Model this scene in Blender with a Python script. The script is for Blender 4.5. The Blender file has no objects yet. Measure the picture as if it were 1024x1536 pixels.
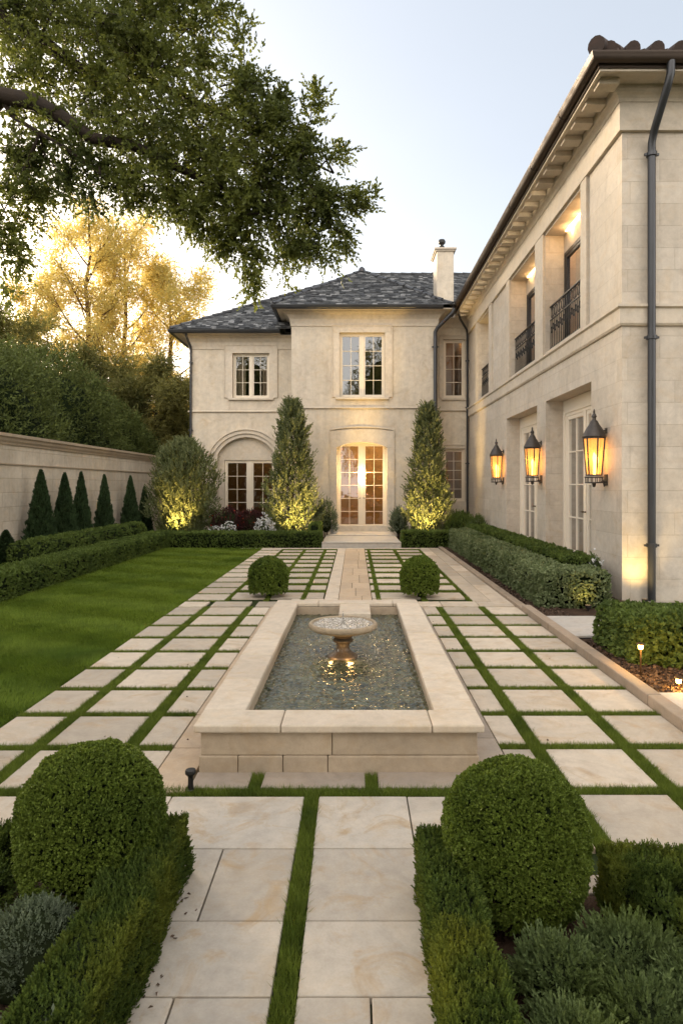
import bpy, bmesh, math, random
import numpy as np
from mathutils import Vector, Matrix
R = math.radians
random.seed(7)
rng = np.random.default_rng(7)
SC = bpy.context.scene
COL = SC.collection

# ------------------------------------------------------------------ camera, sky, sun, exposure
cam_d = bpy.data.cameras.new("camera")
cam = bpy.data.objects.new("camera", cam_d)
COL.objects.link(cam)
cam.location = (0, 0, 1.6)
cam.rotation_euler = (R(90), 0, 0)
cam_d.sensor_width = 36
cam_d.lens = 22.55
cam_d.shift_x = -20 / 1536
cam_d.shift_y = -40 / 1536
cam_d.clip_end = 2000
SC.camera = cam

SUN_EL, SUN_AZ = 14.0, -38.0          # azimuth measured from +Y, negative to the left
world = bpy.data.worlds.new("World")
SC.world = world
world.use_nodes = True
wn, wl = world.node_tree.nodes, world.node_tree.links
bg = wn["Background"]
sky = wn.new("ShaderNodeTexSky")
sky.sky_type = 'NISHITA'
sky.sun_disc = False
sky.sun_elevation = R(SUN_EL)
sky.sun_rotation = R(SUN_AZ)
sky.air_density = 1.0
sky.dust_density = 2.2
sky.ozone_density = 1.6
hs = wn.new("ShaderNodeHueSaturation")          # thin high cloud: paler, warmer air
hs.inputs["Saturation"].default_value = .70
wl.new(sky.outputs[0], hs.inputs["Color"])
wm = wn.new("ShaderNodeMix"); wm.data_type = 'RGBA'; wm.blend_type = 'MULTIPLY'; wm.inputs[0].default_value = 1
wl.new(hs.outputs[0], wm.inputs[6]); wm.inputs[7].default_value = (1.06, .985, .90, 1)
# thin veil of cloud: even pale light in front, plus a warm fill glow added behind the camera
def wmath(op, a, b=None, clamp=False):
    n = wn.new("ShaderNodeMath"); n.operation = op; n.use_clamp = clamp
    for i, v in enumerate((a, b)):
        if v is None: continue
        if isinstance(v, (int, float)): n.inputs[i].default_value = v
        else: wl.new(v, n.inputs[i])
    return n.outputs[0]
def wscale(c, f):
    n = wn.new("ShaderNodeVectorMath"); n.operation = 'SCALE'
    if isinstance(c, tuple): n.inputs[0].default_value = c
    else: wl.new(c, n.inputs[0])
    if isinstance(f, (int, float)): n.inputs[3].default_value = f
    else: wl.new(f, n.inputs[3])
    return n.outputs[0]
def wadd(a, b):
    n = wn.new("ShaderNodeVectorMath"); n.operation = 'ADD'; wl.new(a, n.inputs[0]); wl.new(b, n.inputs[1]); return n.outputs[0]
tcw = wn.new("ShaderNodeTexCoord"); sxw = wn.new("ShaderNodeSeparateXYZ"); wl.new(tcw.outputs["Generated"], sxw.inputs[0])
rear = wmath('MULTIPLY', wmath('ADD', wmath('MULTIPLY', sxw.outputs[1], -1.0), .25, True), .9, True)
cn = wn.new("ShaderNodeTexNoise"); cn.inputs["Scale"].default_value = 1.6; cn.inputs["Detail"].default_value = 5
mpw = wn.new("ShaderNodeMapping"); mpw.inputs["Scale"].default_value = (1, 1, 3.5); wl.new(tcw.outputs["Generated"], mpw.inputs[0]); wl.new(mpw.outputs[0], cn.inputs["Vector"])
cloud = wmath('ADD', wmath('MULTIPLY', cn.outputs[0], .22), .89)
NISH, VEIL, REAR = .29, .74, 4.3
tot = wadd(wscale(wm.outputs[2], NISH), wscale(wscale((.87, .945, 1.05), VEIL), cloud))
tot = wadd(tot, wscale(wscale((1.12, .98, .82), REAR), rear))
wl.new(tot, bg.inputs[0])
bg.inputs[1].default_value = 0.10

sun_d = bpy.data.lights.new("sun", 'SUN')
sun_d.energy = 2.2
sun_d.angle = R(10)
sun_d.color = (1.0, 0.80, 0.55)
sun = bpy.data.objects.new("sun", sun_d)
COL.objects.link(sun)
sd = Vector((math.sin(R(SUN_AZ)) * math.cos(R(SUN_EL)), math.cos(R(SUN_AZ)) * math.cos(R(SUN_EL)), math.sin(R(SUN_EL))))
sun.rotation_euler = sd.to_track_quat('Z', 'Y').to_euler()
SC.view_settings.view_transform = 'Standard'
SC.view_settings.look = 'None'
SC.view_settings.gamma = 1
SC.view_settings.use_curve_mapping = False
SC.view_settings.exposure = 2.6
try:
    SC.cycles.max_bounces = 8
    SC.cycles.transparent_max_bounces = 10
    SC.cycles.sample_clamp_indirect = 6
except Exception:
    pass

# ------------------------------------------------------------------ small helpers
K = 962.0
def PX(px, Y): return (px - 532) * Y / K
def PZ(py, Y): return 1.6 - (py - 728) * Y / K

def tag(o, label=None, cat=None, group=None, kind=None):
    if label: o["label"] = label
    if cat: o["category"] = cat
    if group: o["group"] = group
    if kind: o["kind"] = kind
    return o

def empty(name, loc=(0, 0, 0), parent=None, **kw):
    o = bpy.data.objects.new(name, None)
    COL.objects.link(o)
    o.location = loc
    o.empty_display_size = .2
    if parent: o.parent = parent
    return tag(o, **kw)

class MB:
    """collects shapes into one mesh; T maps local (u, d, z) to world"""
    def __init__(s, T=None):
        s.v, s.f, s.r, s.T = [], [], [], T
    def add(s, vs, fs, r=None):
        n = len(s.v)
        if s.T: vs = [s.T(*p) for p in vs]
        s.v.extend(vs)
        if r is None: r = random.random()
        for f in fs:
            s.f.append([i + n for i in f]); s.r.append(r)
    def box(s, a0, a1, b0, b1, c0, c1, r=None):
        s.add([(a0,b0,c0),(a1,b0,c0),(a1,b1,c0),(a0,b1,c0),(a0,b0,c1),(a1,b0,c1),(a1,b1,c1),(a0,b1,c1)],
              [(0,3,2,1),(4,5,6,7),(0,1,5,4),(1,2,6,5),(2,3,7,6),(3,0,4,7)], r)
    def tube(s, pts, rad, n=10, cap=True, r=None):
        pts = [Vector(p) for p in pts]
        rads = rad if isinstance(rad, (list, tuple)) else [rad] * len(pts)
        vs, fs = [], []
        prev = None
        for i, p in enumerate(pts):
            d = (pts[min(i+1, len(pts)-1)] - pts[max(i-1, 0)])
            if d.length < 1e-9: d = Vector((0, 0, 1))
            d.normalize()
            if prev is None:
                a = Vector((0, 0, 1)) if abs(d.z) < .9 else Vector((1, 0, 0))
                u = d.cross(a).normalized()
            else:
                u = (prev - d * prev.dot(d)).normalized()
            prev = u
            w = d.cross(u)
            for k in range(n):
                t = 2 * math.pi * k / n
                vs.append(tuple(p + (u * math.cos(t) + w * math.sin(t)) * rads[i]))
        for i in range(len(pts) - 1):
            for k in range(n):
                a, b = i*n + k, i*n + (k+1) % n
                fs.append((a, b, b + n, a + n))
        if cap:
            fs.append(tuple(range(n))[::-1]); fs.append(tuple(range((len(pts)-1)*n, len(pts)*n)))
        s.add(vs, fs, r)
    def lathe(s, prof, c=(0, 0, 0), n=24, r=None):
        vs, fs = [], []
        m = len(prof)
        for (rr, z) in prof:
            for k in range(n):
                t = 2 * math.pi * k / n
                vs.append((c[0] + max(rr, 1e-4) * math.cos(t), c[1] + max(rr, 1e-4) * math.sin(t), c[2] + z))
        for i in range(m - 1):
            for k in range(n):
                a, b = i*n + k, i*n + (k+1) % n
                fs.append((a, b, b + n, a + n))
        fs.append(tuple(range(n))[::-1]); fs.append(tuple(range((m-1)*n, m*n)))
        s.add(vs, fs, r)
    def molding(s, path, prof, closed=False, r=None):
        """sweep closed profile [(d outward, z)] along plan path; outward is to the right of travel"""
        P = [Vector(p) for p in path]
        n = len(P); m = len(prof)
        vs, fs = [], []
        for i in range(n):
            if closed or 0 < i < n - 1:
                d1 = (P[i] - P[i-1]).normalized(); d2 = (P[(i+1) % n] - P[i]).normalized()
            elif i == 0: d1 = d2 = (P[1] - P[0]).normalized()
            else: d1 = d2 = (P[i] - P[i-1]).normalized()
            n1 = Vector((d1.y, -d1.x)); n2 = Vector((d2.y, -d2.x))
            mt = (n1 + n2)
            mt = mt / max(1e-6, mt.dot(n1))
            for (d, z) in prof:
                q = P[i] + mt * d
                vs.append((q.x, q.y, z))
        for i in range(n if closed else n - 1):
            for k in range(m):
                a, b = i*m + k, i*m + (k+1) % m
                j = ((i+1) % n) * m
                fs.append((a, b, j + (k+1) % m, j + k))
        if not closed:
            fs.append(tuple(range(m))[::-1]); fs.append(tuple(range((n-1)*m, n*m)))
        s.add(vs, fs, r)
    def strip(s, outer, inner, d0, d1, r=None):
        """plate between two equally long (u,z) polylines, thickness d0..d1"""
        n = len(outer); vs = []
        for (u, z) in outer: vs += [(u, d0, z), (u, d1, z)]
        for (u, z) in inner: vs += [(u, d0, z), (u, d1, z)]
        fs = []
        o = 2 * n
        for i in range(n - 1):
            a = 2*i; b = 2*(i+1)
            fs += [(a+1, b+1, o+b+1, o+a+1), (a, o+a, o+b, b), (a, b, b+1, a+1), (o+a, o+a+1, o+b+1, o+b)]
        fs += [(0, 1, o+1, o), (2*n-2, o+2*n-2, o+2*n-1, 2*n-1)]
        s.add(vs, fs, r)
    def build(s, name, mat, parent=None, smooth=False, bevel=0, recalc=True):
        me = bpy.data.meshes.new(name)
        me.from_pydata(s.v, [], s.f)
        at = me.attributes.new("r", 'FLOAT', 'FACE')
        at.data.foreach_set("value", s.r)
        if recalc:
            bm = bmesh.new(); bm.from_mesh(me)
            bmesh.ops.recalc_face_normals(bm, faces=bm.faces)
            bm.to_mesh(me); bm.free()
        me.materials.append(mat)
        o = bpy.data.objects.new(name, me)
        COL.objects.link(o)
        if parent:
            o.parent = parent
            o.matrix_parent_inverse = Matrix.Translation(parent_world(parent)).inverted()
        if smooth:
            me.polygons.foreach_set("use_smooth", [True] * len(me.polygons))
            try: me.set_sharp_from_angle(angle=R(40))
            except Exception: pass
        if bevel:
            m = o.modifiers.new("bevel", 'BEVEL'); m.width = bevel; m.segments = 2; m.limit_method = 'ANGLE'; m.angle_limit = R(50)
        return o

def build_each(b, name, mat, parent, per=1, **kw):
    """one object per box/tube in b (per = faces-groups sharing one r value, in order)"""
    groups, cur = [], None
    for f, r in zip(b.f, b.r):
        if r != cur: groups.append([]); cur = r
        groups[-1].append(f)
    out = []
    for gfs in groups:
        ids = sorted({i for f in gfs for i in f}); mp = {i: k for k, i in enumerate(ids)}
        m = MB(); m.v = [b.v[i] for i in ids]; m.f = [[mp[i] for i in f] for f in gfs]; m.r = [.5]*len(gfs)
        out.append(m.build(name, mat, parent, **kw))
    return out

def parent_world(p):
    return Vector(p.location) if p.data is None else Vector((0, 0, 0))

# ------------------------------------------------------------------ materials
def new_mat(name):
    m = bpy.data.materials.new(name); m.use_nodes = True
    nt = m.node_tree
    return m, nt, nt.nodes, nt.links, nt.nodes["Principled BSDF"]

def obj_coord(nt, scale=(1, 1, 1)):
    tc = nt.nodes.new("ShaderNodeNewGeometry")
    mp = nt.nodes.new("ShaderNodeMapping"); mp.inputs["Scale"].default_value = scale
    nt.links.new(tc.outputs["Position"], mp.inputs[0])
    return mp.outputs[0]

def noise(nt, vec, scale, detail=6, rough=.6, dist=0.0):
    n = nt.nodes.new("ShaderNodeTexNoise")
    n.inputs["Scale"].default_value = scale; n.inputs["Detail"].default_value = detail
    n.inputs["Roughness"].default_value = rough; n.inputs["Distortion"].default_value = dist
    nt.links.new(vec, n.inputs["Vector"])
    return n.outputs[0]

def ramp(nt, fac, stops):
    n = nt.nodes.new("ShaderNodeValToRGB")
    e = n.color_ramp.elements
    while len(e) < len(stops): e.new(.5)
    for i, (p, c) in enumerate(stops):
        e[i].position = p; e[i].color = (c[0], c[1], c[2], 1) if not isinstance(c, (int, float)) else (c, c, c, 1)
    nt.links.new(fac, n.inputs[0])
    return n.outputs[0]

def mix(nt, a, b, fac, mode='MIX'):
    n = nt.nodes.new("ShaderNodeMix"); n.data_type = 'RGBA'; n.blend_type = mode; n.clamp_factor = True
    for sock, val in ((n.inputs[6], a), (n.inputs[7], b), (n.inputs[0], fac)):
        if hasattr(val, "is_linked") or isinstance(val, bpy.types.NodeSocket): nt.links.new(val, sock)
        elif isinstance(val, (int, float)): sock.default_value = val
        else: sock.default_value = (val[0], val[1], val[2], 1)
    return n.outputs[2]

def bump(nt, h, strength, dist, normal=None):
    n = nt.nodes.new("ShaderNodeBump"); n.inputs["Strength"].default_value = strength; n.inputs["Distance"].default_value = dist
    nt.links.new(h, n.inputs["Height"])
    if normal: nt.links.new(normal, n.inputs["Normal"])
    return n.outputs[0]

def attr_r(nt):
    n = nt.nodes.new("ShaderNodeAttribute"); n.attribute_name = "r"
    return n.outputs["Fac"]

def stone(name, c1, c2, stain=(.30, .21, .12), stain_amt=.5, rough=.75, bump_d=.004, scale=1.0, per_piece=.25, streak=False, ashlar=None, weather=0.0):
    m, nt, N, L, P = new_mat(name)
    v = obj_coord(nt)
    big = noise(nt, v, .9 * scale, 5, .6, .4)
    col = mix(nt, c1, c2, ramp(nt, big, [(.35, 0.0), (.68, 1.0)]))
    if per_piece:
        a = attr_r(nt)
        n = N.new("ShaderNodeMapRange"); n.inputs["To Min"].default_value = 1 - per_piece; n.inputs["To Max"].default_value = 1 + per_piece * .35
        L.new(a, n.inputs[0])
        c = N.new("ShaderNodeCombineColor"); [L.new(n.outputs[0], c.inputs[i]) for i in range(3)]
        col = mix(nt, col, c.outputs[0], 1.0, 'MULTIPLY')
    st = noise(nt, v, 2.6 * scale, 8, .65, 1.2)
    sm = ramp(nt, st, [(.52, 0.0), (.70, 1.0)])
    sm2 = N.new("ShaderNodeMath"); sm2.operation = 'MULTIPLY'; sm2.inputs[1].default_value = stain_amt; L.new(sm, sm2.inputs[0])
    col = mix(nt, col, stain, sm2.outputs[0])
    fine = noise(nt, v, 60 * scale, 6, .7)
    col = mix(nt, col, ramp(nt, fine, [(.3, .78), (.7, 1.0)]), .5, 'MULTIPLY')
    med = noise(nt, v, 9 * scale, 6, .65)
    med2 = noise(nt, v, 3.1 * scale, 7, .7, .9)
    col = mix(nt, col, ramp(nt, med2, [(.28, (.80, .78, .77)), (.50, (1, 1, 1)), (.72, (.93, .85, .74))]), .75, 'MULTIPLY')
    col = mix(nt, col, ramp(nt, med, [(.3, .74), (.62, 1.0)]), .6, 'MULTIPLY')
    if weather:
        mp = N.new("ShaderNodeMapping"); mp.inputs["Scale"].default_value = (3.0, 3.0, .22)
        L.new(v, mp.inputs[0])
        wv = noise(nt, mp.outputs[0], 1.4, 6, .7, .3)
        col = mix(nt, col, ramp(nt, wv, [(.33, .72), (.62, 1.0)]), weather, 'MULTIPLY')
    h = mix(nt, fine, med, .5)
    nrm = bump(nt, h, .6, bump_d)
    if ashlar:
        bw, bh, mw = ashlar
        g = N.new("ShaderNodeNewGeometry")
        sx = N.new("ShaderNodeSeparateXYZ"); L.new(g.outputs["Position"], sx.inputs[0])
        nx = N.new("ShaderNodeSeparateXYZ"); L.new(g.outputs["True Normal"], nx.inputs[0])
        ab = N.new("ShaderNodeMath"); ab.operation = 'ABSOLUTE'; L.new(nx.outputs[0], ab.inputs[0])
        gt = N.new("ShaderNodeMath"); gt.operation = 'GREATER_THAN'; gt.inputs[1].default_value = .5; L.new(ab.outputs[0], gt.inputs[0])
        mx = N.new("ShaderNodeMix"); mx.data_type = 'FLOAT'
        L.new(gt.outputs[0], mx.inputs[0]); L.new(sx.outputs[0], mx.inputs[2]); L.new(sx.outputs[1], mx.inputs[3])
        cb = N.new("ShaderNodeCombineXYZ"); L.new(mx.outputs[0], cb.inputs[0]); L.new(sx.outputs[2], cb.inputs[1])
        b = N.new("ShaderNodeTexBrick")
        b.inputs["Scale"].default_value = 1; b.inputs["Brick Width"].default_value = bw; b.inputs["Row Height"].default_value = bh
        b.inputs["Mortar Size"].default_value = mw; b.inputs["Mortar Smooth"].default_value = .3
        b.inputs["Color1"].default_value = (1, 1, 1, 1); b.inputs["Color2"].default_value = (.86, .84, .81, 1); b.inputs["Mortar"].default_value = (.74, .70, .64, 1)
        b.offset = .42; b.squash = 1.4; b.squash_frequency = 3
        L.new(cb.outputs[0], b.inputs["Vector"])
        col = mix(nt, col, b.outputs[0], .75, 'MULTIPLY')
        inv = N.new("ShaderNodeMath"); inv.operation = 'SUBTRACT'; inv.inputs[0].default_value = 1; L.new(b.outputs["Fac"], inv.inputs[1])
        nrm = bump(nt, inv.outputs[0], .7, .006, nrm)
    L.new(col, P.inputs["Base Color"])
    L.new(nrm, P.inputs["Normal"])
    rr = ramp(nt, med, [(.3, rough - .12), (.7, min(1, rough + .12))])
    L.new(rr, P.inputs["Roughness"])
    P.inputs["Specular IOR Level"].default_value = .35
    return m

def plain(name, c, rough=.5, metal=0.0, bump_s=0.0, var=.15, nscale=8, spec=.5):
    m, nt, N, L, P = new_mat(name)
    v = obj_coord(nt)
    n = noise(nt, v, nscale, 5, .6)
    col = mix(nt, c, ramp(nt, n, [(.3, 1 - var), (.7, 1.0)]), 1.0, 'MULTIPLY')
    L.new(col, P.inputs["Base Color"])
    P.inputs["Metallic"].default_value = metal
    P.inputs["Specular IOR Level"].default_value = spec
    L.new(ramp(nt, n, [(.3, rough * .8), (.7, min(1, rough * 1.2))]), P.inputs["Roughness"])
    if bump_s: L.new(bump(nt, noise(nt, v, nscale * 10, 4), .5, bump_s), P.inputs["Normal"])
    return m

def leafmat(name, c1, c2, c3=None, transl=.35, rough=.5, clump=1.2, tcol=None):
    """c1..c2 by leaf, c3 by clump"""
    m, nt, N, L, P = new_mat(name)
    a = attr_r(nt)
    col = mix(nt, c1, c2, a)
    v = obj_coord(nt)
    n = noise(nt, v, clump, 3, .6)
    if c3: col = mix(nt, col, c3, ramp(nt, n, [(.48, 0.0), (.70, 1.0)]))
    n2 = noise(nt, v, clump * 5, 3, .6)
    col = mix(nt, col, ramp(nt, n2, [(.3, .6), (.65, 1.0)]), .7, 'MULTIPLY')
    L.new(col, P.inputs["Base Color"])
    P.inputs["Roughness"].default_value = rough + .1
    P.inputs["Specular IOR Level"].default_value = .18
    if transl:
        t = N.new("ShaderNodeBsdfTranslucent")
        L.new(mix(nt, col, tcol or (1.0, .95, .35), .5 if tcol is None else .6, 'MULTIPLY' if tcol is None else 'MIX'), t.inputs[0])
        mx = N.new("ShaderNodeMixShader"); mx.inputs[0].default_value = transl
        L.new(P.outputs[0], mx.inputs[1]); L.new(t.outputs[0], mx.inputs[2])
        L.new(mx.outputs[0], N["Material Output"].inputs[0])
    return m

def emit(name, c, s):
    m, nt, N, L, P = new_mat(name)
    P.inputs["Base Color"].default_value = (*c, 1)
    P.inputs["Emission Color"].default_value = (*c, 1)
    P.inputs["Emission Strength"].default_value = s
    return m

M = {}
M['stucco'] = stone('stucco', (.67, .595, .485), (.57, .50, .405), stain=(.42, .33, .24), stain_amt=.45, bump_d=.004, scale=.8, per_piece=0, weather=.45)
M['trim'] = stone('limestone trim', (.65, .575, .475), (.57, .50, .41), stain=(.36, .28, .19), stain_amt=.25, bump_d=.002, per_piece=.06)
M['ashlar'] = stone('ashlar limestone', (.67, .60, .51), (.59, .525, .445), stain=(.46, .34, .22), stain_amt=.25, bump_d=.002, per_piece=0, ashlar=(1.05, .305, .0035), weather=.25)
M['wall_stone'] = stone('garden wall stone', (.74, .66, .54), (.60, .53, .43), stain=(.66, .52, .36), stain_amt=.5, bump_d=.006, per_piece=0, ashlar=(.62, .29, .008), weather=.5)
M['coping'] = stone('pool limestone', (.66, .57, .455), (.57, .48, .375), stain=(.50, .36, .21), stain_amt=.45, bump_d=.002, scale=1.6, per_piece=.10)
M['poolwall'] = stone('pool wall stone', (.50, .40, .29), (.42, .34, .25), stain=(.38, .28, .18), stain_amt=.5, bump_d=.003, scale=1.6, per_piece=.14)
M['slab'] = stone('paving slab', (.62, .53, .42), (.53, .46, .37), stain=(.43, .30, .17), stain_amt=.6, bump_d=.003, scale=1.2, per_piece=.28)
M['slab_near'] = stone('honed path slab', (.58, .505, .41), (.46, .42, .365), stain=(.42, .29, .15), stain_amt=.75, bump_d=.003, scale=1.5, per_piece=.2)
M['slab_tan'] = stone('tan path stone', (.56, .43, .30), (.50, .39, .28), stain=(.45, .30, .16), stain_amt=.3, bump_d=.002, scale=1.4, per_piece=.12)
M['slab_grey'] = stone('grey landing stone', (.55, .51, .46), (.48, .45, .41), stain=(.34, .30, .26), stain_amt=.3, bump_d=.002, scale=1.4, per_piece=.1)
M['terrace'] = stone('pool terrace stone', (.42, .35, .28), (.35, .30, .25), stain=(.30, .23, .16), stain_amt=.4, bump_d=.003, scale=1.5, per_piece=.15)
M['kerb'] = stone('kerb stone', (.40, .31, .23), (.31, .25, .19), stain=(.24, .17, .11), stain_amt=.4, bump_d=.003, scale=2, per_piece=.2)
M['frame'] = plain('cream painted wood', (.68, .60, .48), .45, var=.08, nscale=3)
M['frame_white'] = plain('white painted wood', (.78, .70, .58), .4, var=.06, nscale=3)
M['dark_metal'] = plain('dark bronze metal', (.045, .042, .042), .38, metal=.6, var=.3)
M['gutter'] = plain('painted steel gutter', (.06, .062, .068), .35, metal=.5, var=.25, nscale=3)
M['gutter_warm'] = plain('brown gutter warm glow', (.070, .050, .038), .60, metal=.4, var=.3, nscale=3)  # brown tone, with the warm glow on its side put into the colour
M['iron'] = plain('wrought iron', (.018, .018, .018), .45, metal=.4)
M['lamp_metal'] = plain('weathered lamp metal', (.085, .075, .068), .5, metal=.6, var=.4, nscale=30)
M['bronze'] = plain('aged bronze', (.16, .10, .05), .4, metal=.8, var=.5, nscale=20)
M['pedestal'] = stone('wet pedestal stone', (.11, .085, .058), (.07, .055, .04), rough=.35, per_piece=0, scale=6)
M['bowl'] = stone('weathered bowl stone', (.40, .32, .22), (.28, .22, .15), stain=(.14, .11, .07), stain_amt=.6, scale=5, per_piece=0)
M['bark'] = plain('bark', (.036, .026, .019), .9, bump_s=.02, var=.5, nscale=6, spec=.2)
M['bark_gold'] = plain('backlit bark', (.13, .075, .035), .9, bump_s=.02, var=.5, nscale=3, spec=.2)  # lighter bark copy, golden backlight put into its colour
M['soil'] = plain('mulch soil', (.075, .045, .03), .95, bump_s=.03, var=.55, nscale=14, spec=.15)
M['chip'] = plain('bark chips', (.13, .085, .06), .9, var=.6, nscale=40, spec=.2)
M['ground'] = plain('ground moss', (.035, .05, .015), .95, bump_s=.01, var=.5, nscale=10, spec=.1)
M['lawn_soil'] = plain('lawn thatch', (.035, .062, .014), .95, bump_s=.01, var=.4, nscale=6, spec=.1)
M['terracotta'] = plain('old clay tile', (.070, .046, .038), .7, bump_s=.006, var=.6, nscale=7, spec=.3)
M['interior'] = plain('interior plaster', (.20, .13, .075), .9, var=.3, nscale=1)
M['interior_warm'] = plain('warm hall plaster', (.36, .24, .12), .9, var=.35, nscale=1.2)  # plaster copy warmed to carry the amber room glow
M['interior_light'] = plain('lit interior plaster', (.62, .46, .28), .9, var=.1, nscale=1)  # brighter plaster copy, lamp-lit look put into its colour
M['curtain'] = plain('linen curtain', (.60, .50, .38), .9, var=.2, nscale=4)
M['core'] = plain('hedge interior', (.014, .022, .008), 1.0, var=.4, nscale=10, spec=.05)  # near-black inner mass, shade between leaves put into its colour
M['core_dark'] = plain('shaded hedge core', (.022, .030, .012), 1.0, var=.4, nscale=10, spec=.05)  # dark solid core of sprig hedges and shrubs, inner shade in its colour
M['pot'] = plain('glazed pot', (.62, .62, .62), .4)

m, nt, N_, L_, P_ = new_mat('roof slate')
a_ = attr_r(nt)
c_ = ramp(nt, a_, [(.0, (.045, .047, .050)), (.40, (.10, .104, .108)), (.75, (.18, .184, .188)), (1.0, (.36, .365, .37))])
v_ = obj_coord(nt)
c_ = mix(nt, c_, ramp(nt, noise(nt, v_, 14, 5, .7), [(.3, .5), (.7, 1.0)]), .8, 'MULTIPLY')
L_.new(c_, P_.inputs["Base Color"]); P_.inputs["Roughness"].default_value = .42
L_.new(bump(nt, noise(nt, v_, 25, 4), .5, .01), P_.inputs["Normal"])
M['slate'] = m

m, nt, N_, L_, P_ = new_mat('window glass')
g_ = N_.new("ShaderNodeBsdfGlossy"); g_.inputs["Roughness"].default_value = .015
g_.inputs[0].default_value = (.9, .92, .95, 1)
v_ = obj_coord(nt)
L_.new(bump(nt, noise(nt, v_, 2.5, 2), .25, .01), g_.inputs["Normal"])
t_ = N_.new("ShaderNodeBsdfTransparent"); t_.inputs[0].default_value = (.80, .80, .78, 1)
f_ = N_.new("ShaderNodeLayerWeight"); f_.inputs[0].default_value = .35
mr = N_.new("ShaderNodeMapRange"); mr.inputs["To Min"].default_value = .12; mr.inputs["To Max"].default_value = .6
L_.new(f_.outputs["Fresnel"], mr.inputs[0])
x_ = N_.new("ShaderNodeMixShader"); L_.new(mr.outputs[0], x_.inputs[0]); L_.new(t_.outputs[0], x_.inputs[1]); L_.new(g_.outputs[0], x_.inputs[2])
L_.new(x_.outputs[0], N_["Material Output"].inputs[0])
M['glass'] = m

m, nt, N_, L_, P_ = new_mat('pool water')
v_ = obj_coord(nt)
P_.inputs["Base Color"].default_value = (.035, .042, .026, 1)
L_.new(ramp(nt, noise(nt, v_, 9, 5, .6, .6), [(.35, (.016, .021, .010)), (.65, (.090, .095, .048))]), P_.inputs["Base Color"])
P_.inputs["Roughness"].default_value = .04
P_.inputs["IOR"].default_value = 1.7
h_ = noise(nt, v_, 24, 3, .55, .6)
L_.new(bump(nt, h_, .9, .014), P_.inputs["Normal"])
M['water'] = m
m, nt, N_, L_, P_ = new_mat('bowl water')
L_.new(ramp(nt, noise(nt, obj_coord(nt), 70, 3, .6, 1.5), [(.46, (.10, .075, .045)), (.56, (.75, .72, .66))]), P_.inputs["Base Color"])
P_.inputs["Roughness"].default_value = .06
P_.inputs["Specular IOR Level"].default_value = 1.0
L_.new(bump(nt, noise(nt, obj_coord(nt), 90, 3, .6, .5), .9, .02), P_.inputs["Normal"])
M['bowl_water'] = m

M['lamp_glow'] = emit('amber lamp glass', (1.0, .50, .13), 3.2)
M['bulb'] = emit('warm bulb', (1.0, .72, .32), 40)
M['stake_bulb'] = emit('amber bulb', (1.0, .50, .10), 10)
M['led'] = emit('warm led', (1.0, .66, .30), 7)
M['dot'] = emit('soffit downlight', (1.0, .82, .55), 5)

M['box'] = leafmat('boxwood leaf', (0.091, 0.137, 0.018), (0.176, 0.234, 0.039), (0.058, 0.096, 0.016), .25, .45, 2.5)
M['hedge'] = leafmat('hedge leaf', (0.088, 0.131, 0.027), (0.169, 0.231, 0.056), (0.062, 0.098, 0.025), .28, .5, 1.5)
M['hedge_pale'] = leafmat('pale hedge leaf', (0.114, 0.156, 0.058), (0.288, 0.336, 0.180), (0.084, 0.120, 0.043), .25, .45, 2.0)
M['yew'] = leafmat('yew sprig', (0.061, 0.101, 0.024), (0.115, 0.162, 0.032), (0.230, 0.250, 0.035), .30, .5, 2.8)
M['juniper'] = leafmat('juniper sprig', (.085, .125, .042), (.180, .235, .090), (.110, .150, .032), .2, .5, 2.2)
M['grey_shrub'] = leafmat('grey green leaf', (0.100, 0.131, 0.075), (0.213, 0.256, 0.175), (0.069, 0.100, 0.044), .2, .5, 3.0)
M['cypress'] = leafmat('cypress spray', (0.031, 0.058, 0.023), (0.058, 0.098, 0.039), (0.023, 0.044, 0.018), .15, .55, 1.5)
M['olive'] = leafmat('olive leaf', (.095,.120,.042), (.26,.29,.145), (.068,.092,.032), .35, .42, 1.5)
M['oak'] = leafmat('broadleaf', (0.098, 0.120, 0.029), (0.189, 0.215, 0.055), (0.065, 0.086, 0.031), .48, .45, .9)
M['evergreen'] = leafmat('evergreen leaf', (0.069, 0.090, 0.022), (0.131, 0.163, 0.043), (0.045, 0.062, 0.019), .2, .55, .5)
M['gold'] = leafmat('backlit leaf', (.27,.26,.085), (.55,.48,.19), (.20,.21,.07), .62, .5, .5, tcol=(1.0, .74, .20))  # golden backlight put into the leaf and translucent colours
M['mid'] = leafmat('mid green leaf', (.15,.15,.05), (.29,.27,.09), (.10,.11,.04), .5, .5, .6)
M['grass'] = leafmat('grass blade', (.125,.190,.020), (.225,.310,.045), (.085,.145,.016), .35, .5, .6)
M['grass_joint'] = leafmat('joint grass blade', (.125,.180,.024), (.215,.275,.050), (.085,.130,.020), .35, .5, 3.0)
M['red_leaf'] = leafmat('dark red foliage', (.05, .022, .022), (.09, .03, .03), None, .2, .5)
M['petal_white'] = leafmat('white petal', (.70, .70, .74), (.85, .85, .88), None, .2, .6)
M['petal_red'] = leafmat('red petal', (.45, .04, .02), (.6, .08, .04), None, .2, .6)

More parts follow.
